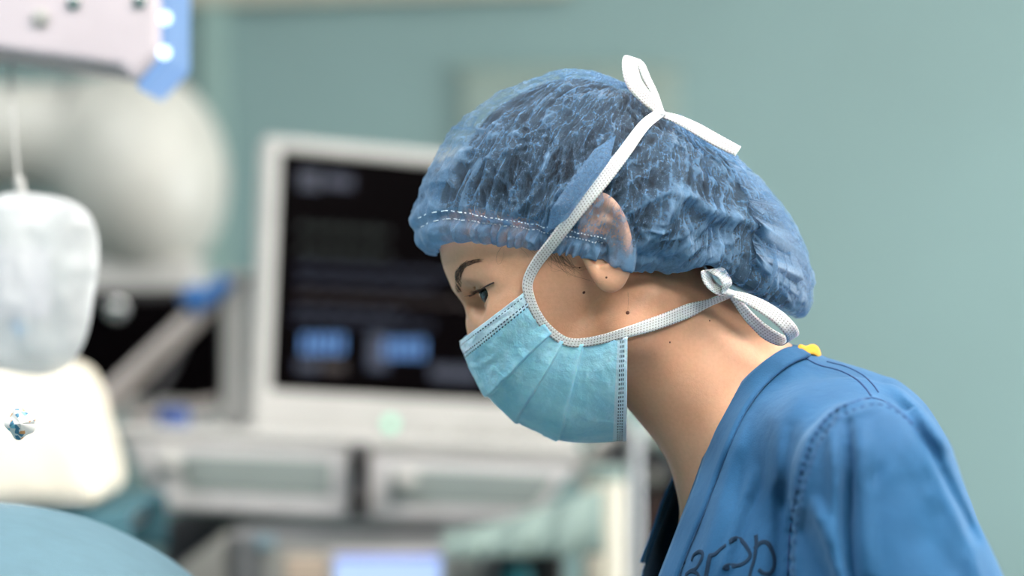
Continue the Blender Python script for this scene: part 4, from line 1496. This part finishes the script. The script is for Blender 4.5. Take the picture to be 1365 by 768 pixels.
# ---- wisps that escape at the temple and the ear
def wisp(pts, off=0.0012):
    c = spline(pts, 14)
    return c
wl = []
for k in range(26):
    j = lambda a: random.uniform(-a, a)
    sx = random.uniform(722, 752)
    wl.append(wisp([(sx, 334 + j(3)), (sx + 6 + j(5), 346 + j(4)), (sx + 16 + j(9), 357 + j(6)), (sx + 26 + j(14), 362 + j(9))]))
wl += [wisp([(738, 338), (745, 356), (765, 367), (800, 379)]), wisp([(741, 338), (752, 362), (780, 372), (806, 376)]),
       wisp([(672, 326), (664, 336), (661, 347), (666, 353), (671, 342), (672, 330)]), wisp([(690, 328), (700, 336), (706, 345)]), wisp([(837, 390), (837.5, 404), (836.5, 416)])]
wl += [wisp([(704 + 4 * i, 332), (712 + 5 * i, 338 + i), (720 + 6 * i, 347 + i)]) for i in range(5)]
wo = hairs('hair_wisps', wl, 0.00009, M_EYEHAIR, False, body_sdf, 0.0005)

# ================================================================== face mask
KU = np.array([0, .12, .30, .45, .62, .85, 1.0])
K0 = np.array([(613.5, 455), (620, 478), (648, 527), (689, 562), (742, 584.5), (812, 588), (835, 588)], float)
K1 = np.array([(706, 384), (711, 404), (734, 443), (750, 455), (778, 459), (820, 452), (836.5, 449)], float)
def cub(ts, K, t):
    """smooth interpolation of knots"""
    m = np.gradient(K, ts, axis=0)
    i = np.clip(np.searchsorted(ts, t, 'right') - 1, 0, len(ts) - 2)
    h = (ts[i + 1] - ts[i])[:, None]
    x = ((t - ts[i]) / (ts[i + 1] - ts[i]))[:, None]
    return ((2 * x ** 3 - 3 * x ** 2 + 1) * K[i] + (x ** 3 - 2 * x ** 2 + x) * h * m[i] + (-2 * x ** 3 + 3 * x ** 2) * K[i + 1] + (x ** 3 - x ** 2) * h * m[i + 1])
nU, nV = 190, 70
uu = np.linspace(0, 1, nU)
c0, c1 = cub(KU, K0, uu), cub(KU, K1, uu)
e1 = march(body_sdf, c1[:, 0], c1[:, 1], off=0.0025)
ydep = np.convolve(np.pad(e1[:, 1], 8, 'edge'), np.ones(17) / 17, 'valid')
e1 = np.array([W(a, b, y) for (a, b), y in zip(c1, ydep)])
e0 = np.array([W(a, b, 0) for a, b in c0])
PLEATS = [(0.30, 3.2), (0.45, 3.4), (0.62, 3.4)]
vv = np.linspace(-1, 1, 2 * nV - 1)
Vm, UVm = [], []
for v in vv:
    a = abs(v)
    w = 1 - math.cos(a * math.pi / 2)
    y = math.sin(a * math.pi / 2)
    # perspective-true interpolation: straight in the side view, rounded across
    Pn = e0 * (1 - w) + e1 * w
    Pn[:, 1] = e1[:, 1] * y
    q0 = c0 * (1 - w) + c1 * w
    Pn = np.array([W(p[0], p[1], yy) for p, yy in zip(q0, Pn[:, 1])])
    if v > 0:
        Pn[:, 1] *= -1
    Vm.append(Pn)
Vm = np.array(Vm)                                        # [v][u][3]
du = np.gradient(Vm, axis=1)
dv = np.gradient(Vm, axis=0)
nm = np.cross(du, dv)
nm /= np.linalg.norm(nm, axis=2, keepdims=True) + 1e-12
ctr = W(720, 480, 0)
flipm = np.sign(((Vm - ctr) * nm).sum(2))
nm *= np.where(flipm == 0, 1, flipm)[..., None]
off = np.zeros((len(vv), nU))
av = np.abs(vv)[:, None]
for uk, h in PLEATS:
    uline = uk + 0.012 * np.sin(av * 5 + uk * 20) * (1 - av)
    x = uu[None] - uline
    up_ = np.clip(1 + x / 0.085, 0, 1) * (x <= 0)          # panel above rises towards the fold edge
    dn_ = np.clip(1 - x / 0.006, 0, 1) * (x > 0)           # and drops sharply behind it
    off += (up_ ** 1.3 + dn_) * h * 0.001 * (0.38 + 0.62 * np.clip(av / 0.3, 0, 1)) * (1 - 0.45 * av ** 3)
off += 0.0011 * (vnoise(uu[None] * 9, vv[:, None] * 5 + 7, 41) - 0.5) + 0.0006 * (ridged(uu[None] * 22 + vv[:, None] * 2, vv[:, None] * 9, 42) - 0.5)
Vm = Vm + nm * off[..., None]
n1 = len(vv)
idm = np.arange(n1 * nU).reshape(n1, nU)
Fm = np.stack([idm[:-1, :-1], idm[1:, :-1], idm[1:, 1:], idm[:-1, 1:]], -1).reshape(-1, 4)
UVm = np.stack([np.broadcast_to(uu[None], (n1, nU)), np.broadcast_to(np.abs(vv)[:, None], (n1, nU))], -1).reshape(-1, 2)
mask = mesh_obj('face_mask', Vm.reshape(-1, 3), Fm, M_MASK, None, True, UVm)
sol = mask.modifiers.new('thickness', 'SOLIDIFY')
sol.thickness = 0.0008
sol.offset = 0
mask['label'] = 'light blue pleated surgical face mask'
under(mask, person)

# ---- tapes
def tape_base(P):
    return np.minimum(np.minimum(body_sdf(P) - 0.0022, cap_f(P) - 0.0030), hair_f(P))
def lay_tape(name, pts, width, f=tape_base, off=0.0012, n=120, smooth_y=9):
    c = spline(pts, n)
    P = march(f, c[:, 0], c[:, 1], off=off)
    y = np.convolve(np.pad(P[:, 1], smooth_y, 'edge'), np.ones(2 * smooth_y + 1) / (2 * smooth_y + 1), 'valid')
    P = np.array([W(a, b, yy) for (a, b), yy in zip(c, y)])
    g = grad(f, P)
    g = np.array([np.convolve(np.pad(g[:, k_], 7, 'edge'), np.ones(15) / 15, 'valid') for k_ in range(3)]).T
    T = np.gradient(P, axis=0)
    return ribbon(name, P, np.cross(T, g), M_TAPE, mask, np.interp(np.linspace(0, 1, n), np.linspace(0, 1, len(width)), width) if hasattr(width, '__len__') else width)
tape = lay_tape('tie_tape', TAPE_PX, [m_(13), m_(16), m_(18), m_(17), m_(16), m_(14), m_(12), m_(11.5), m_(12), m_(17), m_(18), m_(13)], n=220)

def free_tape(name, pts, width, side, n=60):
    """pts (px, py, y px), side (dx, dy depth, dz) per knot"""
    P = spline(np.array([N(*p) for p in pts]), n)
    sd_ = spline(np.asarray(side, float), n)
    w = np.interp(np.linspace(0, 1, n), np.linspace(0, 1, len(width)), width)
    return ribbon(name, P, sd_, M_TAPE, mask, w)
def cap_pleat():
    c = spline([(741, 318), (768, 278), (802, 232), (832, 190)], 80)
    c = c + np.array([-12.0, -8.0])
    P = march(tape_base, c[:, 0], c[:, 1], off=0.0042)
    g = grad(tape_base, P)
    T = np.gradient(P, axis=0)
    w = m_(24) * np.clip(np.minimum(np.linspace(0, 1, 80) * 5, np.linspace(1, 0, 80) * 5) + 0.02, 0, 1)
    o = ribbon('cap_pleat', P + g * 0.0004, np.cross(T, g), M_CAP, None, w, 0.0012)
    at_ = o.data.attributes.new('weave', 'FLOAT', 'POINT')
    at_.data.foreach_set('value', np.full(len(o.data.vertices), 0.55, dtype=np.float32))
    bpy.context.view_layer.update()
    return under(o, cap)
cap_pleat()
kz = march(tape_base, 876, 152)[0][1] / U - 6
free_tape('bow_loop', [(881, 151, kz), (862, 132, kz - 6), (846, 112, kz - 6), (840, 92, kz), (841, 77, kz + 8), (852, 82, kz + 14), (862, 104, kz + 14), (873, 126, kz + 10), (882, 150, kz + 4)],
          [m_(9), m_(18), m_(22), m_(22), m_(20), m_(14), m_(12), m_(10), m_(8)],
          [(.6, .3, .7), (.7, .3, .6), (.85, .2, .35), (.95, .15, .1), (1, .2, -.05), (.9, .4, -.3), (.8, .5, .35), (.8, .5, .35), (.8, .4, .4)])
free_tape('tie_end', [(880, 152, kz), (900, 158, kz - 8), (925, 170, kz - 14), (955, 187, kz - 16), (984, 202, kz - 16)],
          [m_(8), m_(13), m_(17), m_(17), m_(15)], [(.3, .3, .9), (.3, .3, .9), (.42, .3, .85), (.45, .3, .85), (.5, .2, .8)])
kn = march(tape_base, 972, 391)[0][1] / U - 4
free_tape('bow_loop', [(972, 391, kn), (957, 386, kn - 8), (944, 376, kn - 16), (942, 364, kn - 20), (951, 359, kn - 16), (962, 366, kn - 14), (969, 378, kn - 12), (966, 388, kn - 6), (974, 390, kn)],
          [m_(12), m_(17), m_(21), m_(23), m_(23), m_(21), m_(19), m_(15), m_(10)],
          [(.4, .6, .7), (.5, .5, .7), (.6, .75, -.2), (.75, .6, .2), (.8, .5, .3), (.75, .6, .2), (.8, .6, .0), (.8, .6, 0), (.5, .6, .6)])
free_tape('bow_loop', [(973, 391, kn), (992, 397, kn - 6), (1015, 408, kn - 8), (1038, 424, kn - 8), (1054, 441, kn - 4), (1056, 452, kn + 12), (1044, 455, kn + 26), (1022, 444, kn + 22), (1000, 424, kn + 12), (984, 404, kn + 4), (975, 393, kn)],
          [m_(9), m_(14), m_(18), m_(20), m_(19), m_(18), m_(18), m_(18), m_(16), m_(13), m_(9)],
          [(.5, .2, .85), (.45, .2, .85), (.5, .2, .85), (.6, .2, .8), (.8, .2, .55), (.8, -.2, .5), (.5, -.4, .8), (.5, -.3, .8), (.6, -.2, .75), (.6, 0, .7), (.6, 0, .7)])
for (cx_, cy_, yy, r) in ((880, 151, kz - 3, 7), (972, 391, kn - 2, 7)):
    bm = bmesh.new()
    bmesh.ops.create_icosphere(bm, subdivisions=3, radius=1)
    c = N(cx_, cy_, yy)
    for v in bm.verts:
        k_ = 1 + 0.12 * math.sin(v.co.x * 7 + v.co.z * 9)
        v.co = Vector(c) + Vector((v.co.x * m_(r) * k_, v.co.y * m_(r) * .8, v.co.z * m_(r) * 0.8 * k_))
    bm_obj('tape_knot', bm, M_TAPE, mask, True)

# ================================================================== scrub top
def scrub_base(P):
    Q = fold(P)
    d = ell(Q, W(1092, 815, 0), (m_(228), m_(310), m_(300)))
    d = smin(d, cone(Q, N(1010, 512, 0), N(1150, 592, 0), m_(68), m_(96), 1.3), m_(40))
    d = smin(d, cone(Q, N(1010, 575, -45), W(1140, 630, -0.135), m_(64), m_(86)), m_(46))
    d = smin(d, ell(Q, W(1140, 618, -0.075), (m_(104), m_(120), m_(108))), m_(40))
    d = smin(d, cone(Q, W(1090, 900, 0), W(1170, 1330, 0), m_(222), m_(235), 1.32), m_(80))
    d = smin(d, cone(Q, W(1163, 652, -0.168), W(1222, 930, -0.182), m_(104), m_(150)), m_(12))
    d = smax(d, Q[:, 2] * -1 + wz(1420), m_(6))          # hem
    return d
SCRUB_FOLDS = [                                           # (polyline px, height mm, half width px)
    ([(1128, 548), (1131, 620), (1130, 700), (1134, 790)], -4.6, 9),
    ([(1110, 566), (1112, 640), (1110, 720)], 3.6, 10),
    ([(1148, 556), (1150, 640), (1156, 760)], 3.6, 14),
    ([(1060, 680), (1084, 735), (1108, 800)], -4.2, 19),
    ([(1040, 640), (1042, 700), (1036, 790)], -3.0, 12),
    ([(1082, 660), (1104, 718), (1128, 790)], 5.0, 12),
    ([(1195, 540), (1240, 600), (1275, 670), (1300, 720)], -3.6, 9),
    ([(1180, 505), (1225, 545), (1262, 600)], 2.5, 9),
    ([(1210, 560), (1255, 640), (1290, 720), (1310, 790)], 2.0, 12),
    ([(1235, 660), (1245, 720), (1275, 770)], -1.8, 16),
    ([(1158, 650), (1172, 622)], -1.4, 8),
    ([(1000, 545), (975, 610), (955, 690), (930, 768)], 2.6, 15),
    ([(1030, 560), (1015, 640), (985, 720), (965, 790)], -2.0, 16),
    ([(1010, 620), (985, 690), (960, 768)], 2.0, 9),
    ([(1090, 500), (1040, 560), (1030, 640)], 1.6, 18),
    ([(1055, 560), (1048, 620), (1050, 680)], -2.0, 14),
]
PUCKER = [(1160, 537), (1115, 552), (1085, 590), (1068, 640), (1055, 700), (1052, 790)]
def scrub_sdf(P):
    d = scrub_base(P)
    Q = fold(P)
    px, py = proj(Q)
    near = np.clip(1 - np.abs(d) / 0.03, 0, 1)
    m = near > 0
    if m.any():
        o = np.zeros(m.sum())
        x, y = px[m], py[m]
        for line, amp, w in SCRUB_FOLDS:
            ds, po = seg_dist(x, y, line)
            o += amp * 0.0018 * np.exp(-(ds / (w * 0.85)) ** 2) * np.clip(np.minimum(po, 1.15 - po) * 4, 0, 1)
        ds, po = seg_dist(x, y, PUCKER)                   # puckered armhole seam
        o += 0.0011 * np.exp(-(ds / 7) ** 2) * np.sin(po * 150) * np.clip(po * 5, 0.15, 1)
        o += 0.0013 * np.exp(-((ds - 9) / 4) ** 2) - 0.0009 * np.exp(-(ds / 3) ** 2)
        o += 0.002 * (vnoise(x / 42, y / 60, 51) - 0.5) + 0.001 * (vnoise(x / 17, y / 30, 52) - 0.5)
        d = d.copy()
        d[m] -= o * near[m]
    return d

NECK = [(1061, 462), (1040, 468), (1012, 488), (987, 513), (965, 547), (946, 590), (931, 632), (918, 668), (905, 702), (892, 736), (878, 772)]
NECK_O = [(1080, 474), (1058, 483), (1034, 500), (1009, 525), (988, 557), (969, 600), (953, 641), (939, 678), (925, 712), (911, 746), (897, 786)]
def build_scrub():
    xs = steps(wx(800), (wx(1340), 0.0027), (wx(1460), 0.006))
    ys = steps(-0.30, (-0.08, 0.0035), (0.0, 0.003), (0.10, 0.005), (0.38, 0.010))
    zs = steps(wz(1440), (wz(800), 0.014), (wz(430), 0.0027))
    P, Q = surface(scrub_sdf, xs, ys, zs, 3)
    # neck opening: drop what lies inside the neckline, on both halves
    R = fold(P)
    px, py = proj(R)
    nl = np.array(NECK) * 0.55 + np.array(NECK_O) * 0.45
    xl = np.interp(py, nl[:, 1], nl[:, 0])
    ins = (px < xl) & (py < 778) & (py > nl[0, 1] - 60)
    ins |= (py <= nl[0, 1]) & (px < nl[0, 0] - 2)
    ins |= P[:, 2] < wz(1416)                            # open hem
    # sleeve ends stay closed around the arm inside
    keep = ~ins[Q].any(1)
    Q = Q[keep]
    used = np.unique(Q)
    mp = np.full(len(P), -1)
    mp[used] = np.arange(len(used))
    o = mesh_obj('scrub_top', P[used], mp[Q], M_SCRUB)
    so = o.modifiers.new('cloth', 'SOLIDIFY')
    so.thickness = 0.0012
    so.offset = -1
    return under(o, person)
scrub = build_scrub()
scrub['label'] = 'blue cotton scrub top with v-neck'

def reflect(P):
    s = (P - TORSO_C) @ TN
    return P - 2 * s[:, None] * TN

def collar():
    n = 110
    a, b = spline(NECK, n), spline(NECK_O, n)
    rows = []
    for k_ in np.linspace(0, 1, 7):
        c = a * (1 - k_) + b * k_
        P = march(scrub_sdf, c[:, 0], c[:, 1], off=0.0022)
        y = np.convolve(np.pad(P[:, 1], 3, 'edge'), np.ones(7) / 7, 'valid')
        P = np.array([W(p[0], p[1], yy) for p, yy in zip(c, y)])
        rows.append(P)
    R = np.array(rows)
    # pull the lower end of the inner edge onto the mid plane so that the two halves meet
    s = (R - TORSO_C) @ TN
    far = reflect(R.reshape(-1, 3)).reshape(R.shape)
    A = np.concatenate([R[:, ::-1], far], axis=1)        # one strip: V bottom, near side, nape, far side, V bottom
    m, nn = A.shape[:2]
    idx = np.arange(m * nn).reshape(m, nn)
    Fq = np.stack([idx[:-1, :-1], idx[1:, :-1], idx[1:, 1:], idx[:-1, 1:]], -1).reshape(-1, 4)
    o = mesh_obj('collar_band', A.reshape(-1, 3), Fq, M_SCRUB, scrub)
    so = o.modifiers.new('cloth', 'SOLIDIFY')
    so.thickness = 0.0022
    so.offset = 0
    return R
band = collar()

def seam(name, pts, r, mat, off=0.0006, n=140, dash=None, both=True, f=scrub_sdf):
    c = spline(pts, n)
    P = march(f, c[:, 0], c[:, 1], off=off)
    for Pp in ((P, reflect(P)) if both else (P,)):
        V, Fc = [], []
        if dash:
            i = 0
            while i < n - dash[0]:
                tube((V, Fc), Pp[i:i + dash[0]], r, r, 5)
                i += dash[1]
        else:
            tube((V, Fc), Pp, r, r, 6)
        o = mesh_obj(name, V, Fc, mat, scrub)
        if dash:
            o['kind'] = 'stuff'
    return o
seam('collar_stitch', NECK_O, 0.00045, M_STITCH, off=0.0012)
SHOULDER = [(1074, 478), (1092, 487), (1118, 494), (1140, 505), (1153, 517), (1161, 528)]
seam('shoulder_seam', SHOULDER, 0.0007, M_STITCH, off=0.0)
seam('shoulder_stitch', [(x + 10, y - 5) for x, y in SHOULDER[1:]], 0.00045, M_STITCH, off=0.0002)
ARMH = [(1218, 566), (1190, 542), (1162, 531), (1128, 540), (1104, 556), (1082, 590), (1066, 640), (1054, 700), (1050, 768)]
seam('armhole_seam', ARMH, 0.0006, M_STITCH, off=-0.0001)
seam('armhole_stitch', [(x + 7, y + 8) for x, y in ARMH], 0.0005, M_STITCH, off=0.0001, n=180, dash=(4, 6))

# yellow loop at the nape
def tag_loop():
    y0 = -14
    pts = [(1063, 470, y0 - 36), (1066, 466, y0 - 36), (1073, 468, y0 - 32), (1079, 466, y0 - 26), (1085, 466, y0 - 20), (1090, 470, y0 - 14), (1093, 478, y0 - 8)]
    P = spline(np.array([N(*p) for p in pts]), 30)
    return ribbon('nape_tag', P, np.tile([0.15, 0.55, 0.85], (30, 1)), M_TAG, scrub, m_(15), 0.001)
tag_loop()

# marker lettering on the chest, as strokes lying on the cloth
def ink(strokes, w):
    V, Fc = [], []
    for st in strokes:
        pts = [(890 + x / 6.825, 690 + y / 6.825) for x, y in st]
        c = spline(pts, max(12, 8 * len(pts)))
        P = march(scrub_sdf, c[:, 0], c[:, 1], off=-0.0001)
        tube((V, Fc), P, w, w * 0.8, 8)
    V = np.array(V)                                      # pressed flat: ink on cloth
    V = V + grad(scrub_sdf, V) * (0.0003 - 0.85 * scrub_sdf(V))[:, None]
    o = mesh_obj('marker_lettering', V, Fc, M_INK, scrub)
    return o
ink([[(110, 445), (165, 405)],
     [(222, 395), (240, 345), (290, 312), (322, 335), (300, 400), (260, 465), (205, 490), (160, 530), (220, 490), (280, 520), (290, 600), (230, 640)],
     [(345, 560), (365, 460), (385, 350), (400, 345), (440, 330), (490, 285), (535, 250)],
     [(560, 225), (620, 190), (680, 215), (740, 300), (750, 360), (690, 420), (600, 445), (530, 465), (520, 450), (560, 430), (640, 440)],
     [(805, 160), (808, 240), (790, 380), (760, 480), (740, 580)],
     [(790, 290), (850, 230), (910, 235), (955, 320), (970, 420), (940, 500), (880, 510), (830, 475)]], 0.0015)

# ---- rest of the standing figure below the frame
def trousers_sdf(P):
    Q = fold(P)
    hip = W(1180, 1380, 0)
    c = TORSO_C - TN * 0.10
    knee = np.array([hip[0] - 0.02, c[1], 0.50])
    ank = np.array([hip[0] + 0.02, c[1], 0.07])
    top = np.array([hip[0], c[1] + 0.01, 0.93])
    d = cone(Q, top, knee, 0.105, 0.085)
    d = smin(d, cone(Q, knee, ank, 0.085, 0.075), 0.03)
    d = smin(d, ell(Q, np.array([hip[0], TORSO_C[1], 0.96]), (0.12, 0.17, 0.12)), 0.05)
    px, py = proj(Q)
    d = d - 0.004 * (ridged(Q[:, 2] * 14, Q[:, 0] * 9, 61) - 0.5)
    return smax(d, -Q[:, 2] + 0.03, 0.004)
P, Q = surface(trousers_sdf, steps(0.05, (0.50, 0.011)), steps(-0.26, (0.30, 0.011)), steps(0.0, (1.10, 0.014)), 1)
under(mesh_obj('scrub_trousers', P, Q, M_SCRUB), person)
M_SHOE = plain('white_clog', lin(226, 228, 228), 0.45)
for sg in (1, -1):
    c = TORSO_C - TN * 0.10 if sg == 1 else TORSO_C + TN * 0.10
    hx = W(1180, 1380, 0)[0] + 0.02
    def shoe_sdf(P):
        d = ell(P, np.array([hx - 0.05, c[1], 0.035]), (0.135, 0.046, 0.055))
        d = smin(d, ell(P, np.array([hx + 0.01, c[1], 0.05]), (0.055, 0.042, 0.055)), 0.02)
        return smax(d, 0.002 - P[:, 2], 0.004)
    Ps, Qs = surface(shoe_sdf, steps(hx - 0.2, (hx + 0.1, 0.008)), steps(c[1] - 0.07, (c[1] + 0.07, 0.008)), steps(-0.006, (0.13, 0.007)), 1)
    under(mesh_obj('shoe', Ps, Qs, M_SHOE), person)

# gloved hands at the ends of the forearms, fingers bent over the table edge
M_GLOVE = plain('pale_glove', lin(206, 214, 222), 0.45)
WR = fold(N(850, 1330, -260)[None])[0]
def hand_sdf(P):
    Q = P - WR
    d = ell(Q, np.array([-0.045, 0, -0.022]), (0.048, 0.038, 0.016))
    d = smin(d, cone(Q, np.array([0.012, 0, 0.004]), np.array([-0.02, 0, -0.012]), 0.026, 0.024), 0.02)
    for k_, (yo, ln) in enumerate(((-0.028, 0.034), (-0.009, 0.040), (0.010, 0.037), (0.028, 0.028))):
        a = np.array([-0.082, yo, -0.032]); b = a + np.array([-ln, yo * 0.1, -0.008]); c = b + np.array([-ln * 0.55, 0, -0.022])
        d = smin(d, cone(Q, a + np.array([0.02, 0, 0.006]), b, 0.0098, 0.0088), 0.006)
        d = smin(d, cone(Q, b, c, 0.0088, 0.0074), 0.003)
    t0 = np.array([-0.03, 0.030, -0.03]); t1 = np.array([-0.058, 0.056, -0.038]); t2 = np.array([-0.086, 0.058, -0.048])
    d = smin(d, cone(Q, t0, t1, 0.0125, 0.0105), 0.010)
    return smin(d, cone(Q, t1, t2, 0.0105, 0.0085), 0.004)
Ph, Qh = surface(hand_sdf, steps(WR[0] - 0.17, (WR[0] + 0.05, 0.004)), steps(WR[1] - 0.06, (WR[1] + 0.08, 0.004)), steps(WR[2] - 0.10, (WR[2] + 0.05, 0.004)), 2)
under(mesh_obj('glove', Ph, Qh, M_GLOVE), person)
under(mesh_obj('glove', reflect(Ph), Qh[:, ::-1], M_GLOVE), person)
